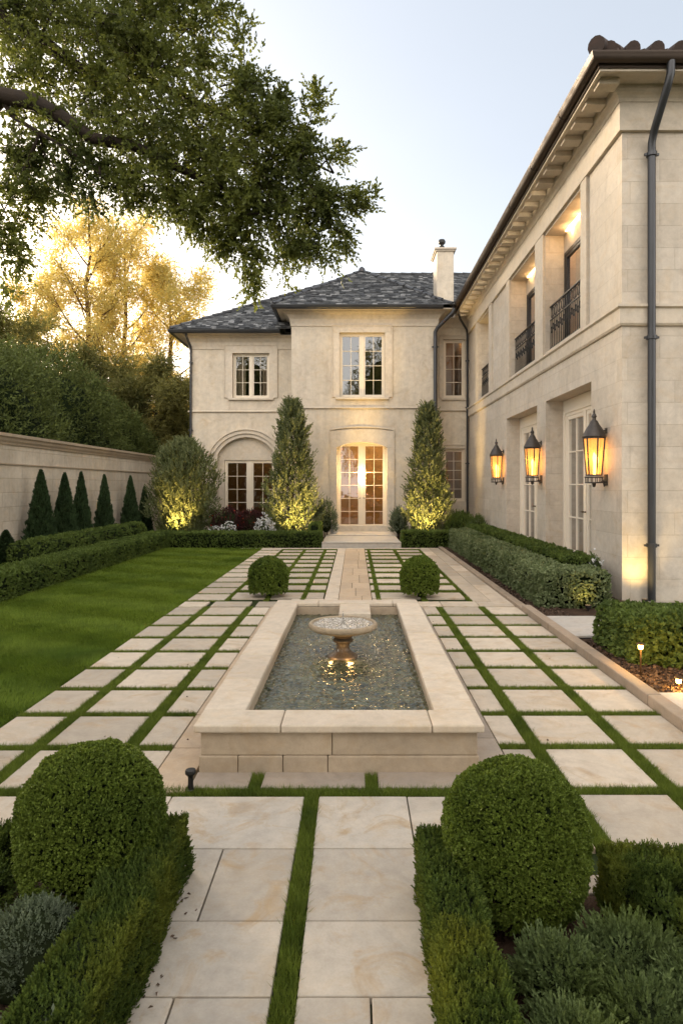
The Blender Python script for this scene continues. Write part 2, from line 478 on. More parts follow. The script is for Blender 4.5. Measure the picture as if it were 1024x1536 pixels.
# ------------------------------------------------------------------ foliage helpers (numpy)
def unit(a): return a / np.maximum(np.linalg.norm(a, axis=1, keepdims=True), 1e-9)
def rvec(n): return unit(rng.normal(size=(n, 3)))
def lump(p, f, seed=0):
    s = seed * 1.7
    return (np.sin(p[:, 0]*f*1.1 + p[:, 1]*f*.7 + 1.3 + s) + np.sin(p[:, 1]*f*1.3 - p[:, 2]*f*.9 + 2.1 + s) + np.sin(p[:, 2]*f*1.2 + p[:, 0]*f*.8 + .4 + s)
            + .6*np.sin(p[:, 0]*f*2.7 - p[:, 2]*f*2.1 + s) + .6*np.sin(p[:, 1]*f*2.9 + p[:, 2]*f*2.3 + s*2)) / 4.2

def leaf_arrays(C, D, S, W=.28, fold=.25):
    n = len(C)
    side = unit(np.cross(D, rvec(n)))
    up = np.cross(D, side)
    S = np.broadcast_to(np.asarray(S, float).reshape(-1, 1), (n, 1))
    V = np.empty((n, 4, 3))
    V[:, 0] = C
    V[:, 1] = C + D*S*.45 + side*S*W + up*S*W*fold
    V[:, 2] = C + D*S
    V[:, 3] = C + D*S*.45 - side*S*W + up*S*W*fold
    return V

def foliage(name, V, mat, parent=None, core=None, core_mat=None, r=None, tri=False):
    """V (n,k,3) leaf polygons; core = MB for the inner mass"""
    n, k = V.shape[:2]
    cv, cf = (core.v, core.f) if core else ([], [])
    nv = n * k + len(cv)
    me = bpy.data.meshes.new(name)
    me.vertices.add(nv)
    co = V.reshape(-1, 3)
    if cv: co = np.vstack([co, np.array([tuple(p) for p in cv])])
    me.vertices.foreach_set("co", co.astype(np.float32).ravel())
    lens = np.array([k]*n + [len(f) for f in cf], dtype=np.int32)
    idx = np.arange(n * k, dtype=np.int32)
    if cf: idx = np.concatenate([idx, np.array([i + n*k for f in cf for i in f], dtype=np.int32)])
    me.loops.add(len(idx)); me.polygons.add(len(lens))
    me.loops.foreach_set("vertex_index", idx)
    me.polygons.foreach_set("loop_start", np.concatenate([[0], np.cumsum(lens)[:-1]]).astype(np.int32))
    try: me.polygons.foreach_set("loop_total", lens)
    except Exception: pass
    me.materials.append(mat)
    if cf:
        me.materials.append(core_mat or M['core'])
        me.polygons.foreach_set("material_index", np.array([0]*n + [1]*len(cf), dtype=np.int32))
    me.update(calc_edges=True)
    at = me.attributes.new("r", 'FLOAT', 'FACE')
    rv = rng.random(n) if r is None else r
    at.data.foreach_set("value", np.concatenate([rv, np.full(len(cf), .5)]).astype(np.float32))
    o = bpy.data.objects.new(name, me)
    COL.objects.link(o)
    if parent:
        o.parent = parent
        o.matrix_parent_inverse = Matrix.Translation(parent_world(parent)).inverted()
    return o

def sphere_core(c, rad, n=20, m=12, zmin=-9, wob=.06):
    mb = MB(); prof = []
    vs, fs = [], []
    for i in range(m + 1):
        ph = math.pi * i / m
        for k in range(n):
            t = 2*math.pi*k/n
            w = 1 + wob*math.sin(3*t + i) * math.sin(ph)
            vs.append((c[0] + rad[0]*w*math.sin(ph)*math.cos(t), c[1] + rad[1]*w*math.sin(ph)*math.sin(t), max(zmin, c[2] + rad[2]*math.cos(ph))))
    for i in range(m):
        for k in range(n):
            fs.append((i*n+k, i*n+(k+1) % n, (i+1)*n+(k+1) % n, (i+1)*n+k))
    mb.add(vs, fs)
    return mb

def rounded_samples(boxes, n, rnd):
    """points + normals on the union of rounded boxes (x0,x1,y0,y1,z0,z1), no bottom"""
    P, Nn = [], []
    areas = []
    for b in boxes:
        dx, dy, dz = b[1]-b[0], b[3]-b[2], b[5]-b[4]
        areas.append([dx*dy, dx*dz, dx*dz, dy*dz, dy*dz])
    A = np.array(areas); tot = A.sum()
    for b, ar in zip(boxes, areas):
        for fi, a in enumerate(ar):
            k = int(n * a / tot)
            if k < 1: continue
            p = np.column_stack([rng.uniform(b[0], b[1], k), rng.uniform(b[2], b[3], k), rng.uniform(b[4], b[5], k)])
            nn = np.zeros((k, 3))
            if fi == 0: p[:, 2] = b[5]; nn[:, 2] = 1
            elif fi == 1: p[:, 1] = b[2]; nn[:, 1] = -1
            elif fi == 2: p[:, 1] = b[3]; nn[:, 1] = 1
            elif fi == 3: p[:, 0] = b[0]; nn[:, 0] = -1
            else: p[:, 0] = b[1]; nn[:, 0] = 1
            q = np.column_stack([np.clip(p[:, 0], b[0]+rnd, b[1]-rnd), np.clip(p[:, 1], b[2]+rnd, b[3]-rnd), np.clip(p[:, 2], b[4]-9, b[5]-rnd)])
            d = p - q
            d = np.where(np.linalg.norm(d, axis=1, keepdims=True) < 1e-6, nn, d)
            d = unit(d)
            p = q + d * rnd
            keep = np.ones(k, bool)
            for b2 in boxes:
                if b2 is b: continue
                ins = (p[:, 0] > b2[0]+.02) & (p[:, 0] < b2[1]-.02) & (p[:, 1] > b2[2]+.02) & (p[:, 1] < b2[3]-.02) & (p[:, 2] < b2[5]-.02)
                keep &= ~ins
            P.append(p[keep]); Nn.append(d[keep])
    return np.vstack(P), np.vstack(Nn)

def hedge(name, boxes, n, leaf, mat, label, cat='hedge', group=None, rnd=.05, lumpy=.02, up=.35, depth=.03, W=.3, core_mat=None, origin=None, Tf=None):
    P, Nn = rounded_samples(boxes, n // 7, rnd)
    P = P + Nn * (lump(P, 7)[:, None] * lumpy + lump(P, 23, 3)[:, None] * lumpy*.5 - rng.random((len(P), 1))**1.5 * depth * 1.3)
    rt = np.repeat(rng.random(len(P)), 7)
    P = np.repeat(P, 7, axis=0); Nn = np.repeat(Nn, 7, axis=0)
    P = P + rng.normal(size=P.shape) * leaf * .22
    D = unit(Nn * .6 + rvec(len(P)) * .75 + np.array([0, 0, up]))
    S = leaf * rng.uniform(.7, 1.25, len(P))
    rt = np.clip(rt * .7 + rng.random(len(P)) * .3, 0, 1)
    P = P - D * (S * .4)[:, None]
    V = leaf_arrays(P, D, S, W)
    core = MB()
    ins = depth + lumpy + leaf * .2
    for b in boxes: core.box(b[0]+ins, b[1]-ins, b[2]+ins, b[3]-ins, b[4], b[5]-ins)
    if Tf:
        V = Tf(V.reshape(-1, 3)).reshape(V.shape)
        core.v = [tuple(x) for x in Tf(np.array(core.v))]
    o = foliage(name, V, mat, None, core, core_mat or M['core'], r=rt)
    return tag(o, label, cat, group)

def sprig_leaves(B, Dr, length, nl, leaf, spread=.9, W=.22, droop=0.0):
    """B bases, Dr stem directions; leaves along stems"""
    n = len(B)
    t = np.tile(np.linspace(.12, 1, nl), n)
    idx = np.repeat(np.arange(n), nl)
    Ln = (length * rng.uniform(.7, 1.25, n))[idx]
    C = B[idx] + Dr[idx] * (Ln * t)[:, None]
    C[:, 2] -= droop * (t**2) * Ln
    perp = unit(np.cross(Dr[idx], rvec(n*nl)))
    D = unit(Dr[idx] * (.55 + .6*t[:, None]) + perp * spread * (1.25 - t[:, None]))
    S = leaf * (1.15 - .45*t) * rng.uniform(.8, 1.2, n*nl)
    r = np.clip(rng.random(n)[idx]*.7 + t*.3, 0, 1)
    return leaf_arrays(C, D, S, W), r

def grass_blades(regions, dens, h, w, lean=.35):
    out = []
    for (x0, x1, y0, y1) in regions:
        k = int((x1-x0)*(y1-y0)*dens)
        if k < 1: continue
        p = np.column_stack([rng.uniform(x0, x1, k), rng.uniform(y0, y1, k), np.full(k, -.006)])
        a = rng.uniform(0, 2*np.pi, k)
        s = np.column_stack([np.cos(a), np.sin(a), np.zeros(k)])
        hh = h * rng.uniform(.55, 1.2, k)
        ww = w * rng.uniform(.7, 1.3, k)
        tip = p + np.column_stack([rng.normal(0, lean, k)*hh, rng.normal(0, lean, k)*hh, hh])
        V = np.stack([p - s*ww[:, None]/2, p + s*ww[:, None]/2, tip], axis=1)
        out.append(V)
    return np.concatenate(out)

# ------------------------------------------------------------------ ground, lawn, paving
mb = MB(); mb.add([(-400, -60, 0), (400, -60, 0), (400, 900, 0), (-400, 900, 0)], [(0, 1, 2, 3)])
g = mb.build('ground', M['ground'], recalc=False); g.location.z = -.016; tag(g, kind='structure')
LAWN = (-4.75, -2.335, -1.0, 16.25)
mb = MB(); mb.add([(LAWN[0]-.1, LAWN[2], -.006), (LAWN[1], LAWN[2], -.006), (LAWN[1], LAWN[3], -.006), (LAWN[0]-.1, LAWN[3], -.006)], [(0, 1, 2, 3)])
tag(mb.build('lawn_base', M['lawn_soil'], recalc=False), kind='structure')

slabs = MB(); near = MB(); tan = MB(); grey = MB()
ZT = .010
def slab(b, x0, x1, y0, y1, r=None, zt=ZT, j=.0):
    b.box(x0 + j, x1 - j, y0 + j, y1 - j, -.05, zt + random.uniform(-.0015, .0015), r)
def yrow(n): return 3.325 + .5633 * n
GJ = .04     # half grass joint
joint_h = []     # grass joint rectangles
# near field, left and right, rows n = 0..8
for n in range(0, 9):
    y0, y1 = yrow(n) + GJ, yrow(n+1) - GJ
    for (a, b) in ((-2.32, -1.975), (-1.885, -1.41), (-1.32, -1.105)):
        slab(slabs, a, b, y0, y1)
    slab(tan, -1.098, -.885, yrow(n) - .0 + .004, yrow(n+1) - .004)
    for (a, b) in ((.885, 1.055), (1.145, 1.605), (1.695, 2.11)):
        slab(slabs, a, b, y0 + .02, y1 + .02)
    slab(grey, .69, .878, yrow(n) + .004 + .15, yrow(n+1) - .004 + .15)
    joint_h += [(-2.33, -1.105, yrow(n) - GJ, yrow(n) + GJ), (.885, 2.11, yrow(n) - GJ + .02, yrow(n) + GJ + .02)]
for (c, y0, y1) in ((-1.93, 3.325, 8.4), (-1.365, 3.325, 8.4), (1.10, 2.8, 8.4), (1.65, 2.0, 8.4)):
    joint_h.append((c - .043, c + .043, y0, y1))
# ledge in front of the pool with two grass cells
for (a, b) in ((-.87, -.565), (-.495, .055), (.125, .70)):
    slab(grey, a, b, 3.372, 3.56)
joint_h += [(-.56, -.50, 3.37, 3.54), (.06, .12, 3.37, 3.54), (-1.10, .885, 3.29, 3.372), (-2.33, -1.10, 3.285, 3.365)]
# behind the pool: broad plain course then the far field
for (a, b) in ((-2.32, -1.98), (-1.90, -1.40), (-1.31, -.96), (.86, 1.15), (1.16, 1.64), (1.65, 2.11)):
    slab(slabs, a, b, 8.44, 8.78)
slab(slabs, -.88, -.43, 7.42, 9.0)
slab(slabs, .25, .85, 7.42, 9.0)
# central tan axis path and pale border
y = 7.42
while y < 16.1:
    y2 = min(16.1, y + random.choice([.55, .7, .9]))
    xm = random.uniform(-.06, .1)
    slab(tan, -.225, xm - .003, y + .003, y2 - .003); slab(tan, xm + .003, .235, y + .003, y2 - .003)
    y = y2
y = 8.9
while y < 16.1:
    y2 = min(16.1, y + 1.1)
    slab(slabs, -.425, -.232, y + .003, y2 - .003, .9); y = y2
# far field rows
yy = 9.05
far_j = []
while yy < 15.9:
    d = .46
    for (a, b) in ((-.69, -.45), (-1.19, -.76), (-1.74, -1.26)):
        slab(slabs, a, b, yy, yy + d)
    for (a, b) in ((.245, .30), (.365, .93), (1.01, 1.55)):
        slab(slabs, a, b, yy, yy + d)
    far_j += [(-1.78, -.44, yy + d, yy + .69), (.245, 1.60, yy + d, yy + .69)]
    yy += .69
far_j += [(-1.80, -1.74, 8.8, 15.95), (-1.26, -1.19, 8.8, 15.95), (-.76, -.69, 8.8, 15.95), (.30, .365, 8.8, 15.95), (.93, 1.01, 8.8, 15.95), (1.55, 1.61, 8.8, 15.95)]
for n in range(0, 13):
    y0 = 8.84 + .5633 * n
    slab(slabs, -2.32, -1.81, y0 + .03, y0 + .5333)
    far_j.append((-2.33, -1.80, y0 - .03, y0 + .03))
for n in range(0, 9):
    y0 = 8.8 + .82 * n
    slab(slabs, 1.62, 1.86, y0 + .003, min(16.15, y0 + .817)); slab(slabs, 1.866, 2.112, y0 - .2 + .003, min(16.15, y0 + .617))
slab(slabs, -2.9, -.24, 16.13, 16.30, .95); slab(slabs, .24, 2.11, 16.17, 16.30, .95); slab(slabs, -.235, .235, 16.103, 16.30, .9)
# foreground path and neighbouring slabs
rows = [(2.343, 2.81), (1.994, 2.343), (1.50, 1.994), (1.0, 1.5), (.4, 1.0)]
slab(near, -.93, -.258, 2.813, 3.28, .75); slab(near, -.182, .262, 2.813, 3.28, .8); slab(near, .268, .60, 2.813, 3.28, .6); slab(near, .606, 1.055, 2.813, 3.28, .7)
splitL = [-.575, None, -.56, None, -.5]
splitR = [None, None, .05, None, .1]
for (y0, y1), sl, sr in zip(rows, splitL, splitR):
    pl = [-.72] + ([sl] if sl else []) + [-.258]
    pr = [-.182] + ([sr] if sr else []) + [.27]
    for q in (pl, pr):
        for a, b in zip(q[:-1], q[1:]): slab(near, a + .003, b - .003, y0 + .003, y1 - .003)
joint_h.append((-.255, -.185, .3, 3.29))
for (a, b) in ((-1.32, -.936), (-1.885, -1.41), (-2.32, -1.975)): slab(slabs, a, b, 2.80, 3.28)
slab(slabs, 1.145, 1.605, 2.70, 3.30); slab(slabs, 1.695, 2.11, 2.70, 3.30)
slab(slabs, 1.145, 1.605, 2.50, 2.62); slab(slabs, 1.695, 2.11, 2.50, 2.62); slab(slabs, .61, 1.055, 2.50, 2.62)
joint_h += [(1.06, 2.11, 2.62, 2.70), (-2.33, -.93, 2.72, 2.80)]
tag(slabs.build('paving', M['slab'], bevel=.004), kind='structure')
tag(near.build('garden_path', M['slab_near'], bevel=.004), kind='structure')
tag(tan.build('axis_path', M['slab_tan'], bevel=.003), kind='structure')
tag(grey.build('pool_terrace', M['terrace'], bevel=.003), kind='structure')

# kerbs and side pavements right of the paving
kb = MB()
y = 1.0
while y < 16.3:
    L = random.uniform(.75, 1.2) if y > 7.4 else random.choice([1.1, 1.3, .35])
    y2 = min(16.3, y + L)
    kb.box(2.118, 2.225, y + .002, y2 - .002, -.05, .085 if y < 7.3 else .045)
    y = y2
tag(kb.build('kerb', M['kerb'], bevel=.01), kind='structure')
sp = MB()
sp.box(2.23, 3.9, 6.62, 7.62, -.05, .05); sp.box(2.23, 3.2, 3.3, 4.82, -.05, .045); sp.box(3.206, 4.4, 3.3, 4.82, -.05, .043)
tag(sp.build('side_path', M['slab_grey'], bevel=.006), kind='structure')
dk = MB(); dk.box(2.24, 3.9, 6.595, 6.618, -.05, .03)
tag(dk.build('steel_edging', M['dark_metal']), 'thin dark steel edging strip along the grey side path', 'edging')

def sheet(name, x0, x1, y0, y1, z, mat, nx=40, ny=40, amp=.012):
    xs = np.linspace(x0, x1, nx); ys = np.linspace(y0, y1, ny)
    X, Y = np.meshgrid(xs, ys)
    p = np.column_stack([X.ravel(), Y.ravel(), np.zeros(X.size)])
    p[:, 2] = z + lump(p, 9, 2) * amp + rng.normal(0, amp*.25, len(p))
    b = MB(); fs = [(j*nx+i, j*nx+i+1, (j+1)*nx+i+1, (j+1)*nx+i) for j in range(ny-1) for i in range(nx-1)]
    b.add([tuple(q) for q in p], fs)
    return tag(b.build(name, mat, smooth=True, recalc=False), kind='structure')
sheet('soil', 2.226, 9, 4.83, 6.59, .012, M['soil'], 120, 50)
sheet('soil', 2.226, 3.75, 7.63, 20.5, .012, M['soil'], 30, 160)
sheet('soil', -6.98, -4.8, -1, 20.8, .0, M['soil'], 30, 160)
sheet('soil', -4.8, -.8, 16.45, 21.0, .0, M['soil'], 60, 60)
sheet('soil', 1.05, 3.68, 16.45, 20.0, .012, M['soil'], 60, 60)
sheet('soil', -2.4, -.73, -.5, 2.68, .0, M['soil'], 60, 80)
sheet('soil', .29, 2.11, -.5, 2.49, .012, M['soil'], 60, 80)

# bark chips on the near right bed and left bed
def chips(regions, n, size):
    P = []
    for (x0, x1, y0, y1, z) in regions:
        k = n
        P.append(np.column_stack([rng.uniform(x0, x1, k), rng.uniform(y0, y1, k), np.full(k, z) + rng.uniform(0, .012, k)]))
    P = np.vstack(P); D = rvec(len(P)); D[:, 2] *= .35; D = unit(D)
    return leaf_arrays(P, D, size * rng.uniform(.5, 1.5, len(P)), .3, .8)
o = foliage('bark_mulch', np.concatenate([chips([(2.24, 4.6, 4.86, 6.58, .014)], 9000, .03), chips([(2.24, 2.6, 7.65, 16.2, .014)], 6000, .035), chips([(-1.7, -.85, 1.2, 2.5, .002)], 5000, .02)]), M['chip'])
tag(o, 'brown bark mulch chips scattered over the planting beds', 'mulch', kind='stuff')
# small flat rock in the mulch
mb = sphere_core((2.93, 5.30, .03), (.075, .045, .028), 14, 8)
tag(mb.build('rock', M['slab_grey'], smooth=True), 'small flat pale stone lying on the mulch by the right hedge', 'stone')

# a few dry leaves blown against the path hedge and on the paving
q = [np.column_stack([rng.normal(-.635, .02, 26), rng.uniform(1.4, 2.5, 26), np.full(26, .013)]), np.column_stack([rng.uniform(-2.3, 2.1, 46), rng.uniform(2.7, 9, 46), np.full(46, .013)])]
q = np.vstack(q); dq = rvec(len(q)); dq[:, 2] *= .12
inp = (q[:, 0] > -.9) & (q[:, 0] < .73) & (q[:, 1] > 3.5) & (q[:, 1] < 7.4)
q, dq = q[~inp], unit(dq[~inp])
o = foliage('fallen_leaves', leaf_arrays(q, dq, .020*rng.uniform(.6, 1.2, len(q)), .3, .4), M['chip'])
tag(o, 'a scatter of small dry leaves on the paving and along the path hedge', 'leaves', kind='stuff')

# grass
lawn = [grass_blades([(LAWN[0]-.05, LAWN[1], 2.5, 7.0)], 16000, .034, .0065), grass_blades([(LAWN[0]-.05, LAWN[1], 7.0, 11.0)], 8500, .036, .011),
        grass_blades([(LAWN[0]-.05, LAWN[1], 11.0, 16.25)], 4500, .038, .018)]
lawnV = np.concatenate(lawn)
# mowing: blades in alternate diagonal passes lean opposite ways
st = np.sin((lawnV[:, 0, 1] + lawnV[:, 0, 0] * .45) * 2*np.pi/1.15)
leanv = np.sign(st) * np.minimum(1, np.abs(st) * 1.5) * .013
lawnV[:, 2, 1] += leanv; lawnV[:, 2, 0] += leanv * .35
o = foliage('lawn_grass', lawnV, M['grass']); tag(o, 'mown green lawn with soft diagonal stripes left of the paving', 'grass', kind='stuff')
jn = [j for j in joint_h if j[2] < 4.6]
jf = [j for j in joint_h if j[2] >= 4.6]
def split_long(js, ycut):
    a, b = [], []
    for (x0, x1, y0, y1) in js:
        if y1 <= ycut: a.append((x0, x1, y0, y1))
        elif y0 >= ycut: b.append((x0, x1, y0, y1))
        else: a.append((x0, x1, y0, ycut)); b.append((x0, x1, ycut, y1))
    return a, b
ja, jb = split_long(joint_h, 4.8)
jv = np.concatenate([grass_blades(ja, 62000, .034, .0036, .4), grass_blades(jb, 30000, .032, .0055, .4), grass_blades(far_j, 14000, .030, .010, .4)])
o = foliage('joint_grass', jv, M['grass_joint']); tag(o, 'strips of short green grass growing between the paving slabs', 'grass', kind='stuff')

# ------------------------------------------------------------------ pool and fountain
PX0, PX1, PY0, PY1 = -.875, .70, 3.545, 7.38
pool = empty('pool', (0, 0, 0), label='raised rectangular stone pool with broad pale coping and rippling water', cat='pool')
w = MB()
def ringpath(i): return [(PX0+i, PY0+i), (PX0+i, PY1-i), (PX1-i, PY1-i), (PX1-i, PY0+i)]
# path is clockwise seen from above, so "right of travel" points inward: use negative d for outward
def ringbox(b, i0, i1, z0, z1, segs_x, segs_y):
    """four mitre-free sides built from blocks, pieces butted"""
    x0, x1, y0, y1 = PX0+i0, PX1-i0, PY0+i0, PY1-i0
    t = i1 - i0
    xs = [x0] + [x0 + (x1-x0)*s for s in segs_x] + [x1]
    for a, c in zip(xs[:-1], xs[1:]):
        b.box(a+.0015, c-.0015, y0, y0+t, z0, z1)
        b.box(a+.0015, c-.0015, y1-t*.75, y1, z0, z1)
    ys = [y0+t] + [y0+t+(y1-y0-1.75*t)*s for s in segs_y] + [y1-t*.75]
    for a, c in zip(ys[:-1], ys[1:]):
        b.box(x0, x0+t, a+.0015, c-.0015, z0, z1); b.box(x1-t, x1, a+.0015, c-.0015, z0, z1)
ringbox(w, .018, .22, .10, .232, [.475], [.3, .62])
ringbox(w, .010, .22, -.05, .0985, [.14, .3, .46], [.25, .5, .78])
w.build('pool_wall', M['poolwall'], pool, bevel=.006)
c = MB()
ringbox(c, -.015, .235, .234, .28, [.30, .82], [.18, .36, .57, .8])
c.build('coping', M['coping'], pool, bevel=.010)
li = MB()
li.box(PX0+.22, PX1-.22, PY0+.2, PY1-.16, -.02, 0.0)
li.build('pool_floor', M['poolwall'], pool)
# water with real ripples
nx, ny = 260, 600
xs = np.linspace(PX0+.215, PX1-.215, nx); ys = np.linspace(PY0+.215, PY1-.16, ny)
X, Y = np.meshgrid(xs, ys)
z = np.zeros_like(X)
FC = (-.10, 5.45)
rad = np.hypot(X-FC[0], Y-FC[1])
for i in range(44):
    a = rng.uniform(0, 2*np.pi); k = rng.uniform(70, 190); ph = rng.uniform(0, 6.28)
    z += np.sin(k*(X*np.cos(a) + Y*np.sin(a)) + ph + 1.2*np.sin(3*X+2*Y+i)) * .050/k
z += np.sin(rad*95) * .0010*np.exp(-rad*1.4)
wv = MB(); wv.add([tuple(p) for p in np.column_stack([X.ravel(), Y.ravel(), z.ravel() + .148])], [(j*nx+i, j*nx+i+1, (j+1)*nx+i+1, (j+1)*nx+i) for j in range(ny-1) for i in range(nx-1)])
wv.build('water', M['water'], pool, smooth=True, recalc=False)
s_ = MB(); s_.box(-.165, .165, 6.62, 7.165, .10, .2775); s_.build('spout_block', M['coping'], pool, bevel=.008)

ft = empty('fountain', (FC[0], FC[1], 0), label='round stone bowl fountain on a short pedestal rising from the pool', cat='fountain')
b = MB()
b.lathe([(0, .335), (.06, .335), (.12, .345), (.20, .362), (.262, .380), (.285, .395), (.290, .402), (.290, .428), (.283, .437), (.262, .437), (.257, .428), (.255, .405), (.0, .400)], (FC[0], FC[1], 0), 64)
b.build('bowl', M['bowl'], ft, smooth=True)
b = MB()
b.lathe([(.0, 0), (.135, .0), (.135, .150), (.128, .162), (.105, .17), (.075, .19), (.06, .21), (.052, .235), (.06, .262), (.085, .278), (.088, .292), (.07, .305), (.085, .325), (.10, .338), (0, .339)], (FC[0], FC[1], 0), 40)
b.build('pedestal', M['pedestal'], ft, smooth=True)
n = 64
vs = []; fs = []
rr = np.linspace(0, .256, 26)
for i, r_ in enumerate(rr):
    for k in range(n):
        t = 2*math.pi*k/n
        zz = .4265 + .0025*math.sin(r_*160 + 2*math.sin(5*t)) + .0015*math.sin(9*t + r_*70)
        vs.append((FC[0]+r_*math.cos(t), FC[1]+r_*math.sin(t), zz))
for i in range(len(rr)-1):
    for k in range(n): fs.append((i*n+k, i*n+(k+1) % n, (i+1)*n+(k+1) % n, (i+1)*n+k))
b = MB(); b.add(vs, fs); b.build('bowl_water', M['bowl_water'], ft, smooth=True, recalc=False)
b = MB(); b.lathe([(.012, .40), (.012, .45), (.006, .47), (.007, .50), (.0, .535)], (FC[0], FC[1], 0), 12)
b.build('water_jet', M['bowl_water'], ft, smooth=True)
b = MB()   # thin falling drops round the rim
for k in range(60):
    t = random.uniform(0, 6.28); zt = random.uniform(.17, .42); q = .296 + random.uniform(-.004, .01)
    b.tube([(FC[0]+q*math.cos(t), FC[1]+q*math.sin(t), zt), (FC[0]+q*math.cos(t), FC[1]+q*math.sin(t), zt-.018)], .0022, 5)
fw = b.build('falling_water', M['bowl_water'], ft, smooth=True); fw['kind'] = 'stuff'


def point(name, loc, e, col=(1, .55, .22), size=.03, parent=None):
    d = bpy.data.lights.new(name, 'POINT'); d.energy = e; d.color = col; d.shadow_soft_size = size
    o = bpy.data.objects.new(name, d); COL.objects.link(o); o.location = loc
    if parent:
        o.parent = parent; o.matrix_parent_inverse = Matrix.Translation(parent_world(parent)).inverted()
    return o
def spot(name, loc, target, e, ang=70, col=(1, .58, .24), size=.04, parent=None, blend=.7):
    d = bpy.data.lights.new(name, 'SPOT'); d.energy = e; d.color = col; d.shadow_soft_size = size; d.spot_size = R(ang); d.spot_blend = blend
    o = bpy.data.objects.new(name, d); COL.objects.link(o); o.location = loc
    o.rotation_euler = (Vector(target) - Vector(loc)).to_track_quat('-Z', 'Y').to_euler()
    if parent:
        o.parent = parent; o.matrix_parent_inverse = Matrix.Translation(parent_world(parent)).inverted()
    return o
point('pool_lamp', (FC[0]+.06, FC[1]-.17, .175), .11, (1, .55, .18), .015, ft)
point('pool_lamp', (FC[0]-.10, FC[1]-.14, .17), .07, (1, .55, .18), .015, ft)

# bollard light by the pool corner
b = MB()
BL = (-.855, 3.345)
b.lathe([(.0, 0), (.021, 0), (.021, .018), (.0155, .022), (.0135, .05), (.0135, .082), (.017, .092), (.0265, .100), (.0285, .106), (.0285, .116), (.025, .122), (0, .124)], (BL[0], BL[1], -.004), 24)
tag(b.build('path_light', M['iron'], smooth=True), 'short black mushroom path light at the front left corner of the pool', 'path light')

# ------------------------------------------------------------------ house
house = empty('house', (0, 20, 0), label='two storey cream mansion with slate roof and long limestone wing', cat='house')
def TF(Y0): return lambda u, d, z: (u, Y0 - d, z)          # faces -Y
def TW(X0): return lambda u, d, z: (X0 - d, u, z)          # faces -X

def wall_grid(b, u0, u1, z0, z1, ops, th):
    us = sorted({u0, u1, *[v for o in ops for v in o[:2]]}); zs = sorted({z0, z1, *[v for o in ops for v in o[2:]]})
    def solid(i, j):
        if i < 0 or j < 0 or i >= len(us)-1 or j >= len(zs)-1: return False
        cu, cz = (us[i]+us[i+1])/2, (zs[j]+zs[j+1])/2
        return not any(o[0] < cu < o[1] and o[2] < cz < o[3] for o in ops)
    for i in range(len(us)-1):
        for j in range(len(zs)-1):
            if not solid(i, j): continue
            a, c, e, f = us[i], us[i+1], zs[j], zs[j+1]
            b.add([(a, 0, e), (c, 0, e), (c, 0, f), (a, 0, f)], [(0, 1, 2, 3)], .5)
            b.add([(a, -th, e), (c, -th, e), (c, -th, f), (a, -th, f)], [(3, 2, 1, 0)], .5)
            if not solid(i-1, j): b.add([(a, 0, e), (a, 0, f), (a, -th, f), (a, -th, e)], [(0, 1, 2, 3)], .5)
            if not solid(i+1, j): b.add([(c, 0, e), (c, -th, e), (c, -th, f), (c, 0, f)], [(0, 1, 2, 3)], .5)
            if not solid(i, j-1): b.add([(a, 0, e), (a, -th, e), (c, -th, e), (c, 0, e)], [(0, 1, 2, 3)], .5)
            if not solid(i, j+1): b.add([(a, 0, f), (c, 0, f), (c, -th, f), (a, -th, f)], [(0, 1, 2, 3)], .5)

def arc(u0, u1, zs, rise, n=20):
    """points of a segmental arch from (u0,zs) to (u1,zs)"""
    h = (u1-u0)/2; r = (h*h + rise*rise)/(2*rise); cz = zs + rise - r; cu = (u0+u1)/2
    a = math.asin(min(1, h/r)) if rise <= h else math.pi - math.asin(h/r)
    return [(cu + r*math.sin(-a + 2*a*i/n), cz + r*math.cos(-a + 2*a*i/n)) for i in range(n+1)]

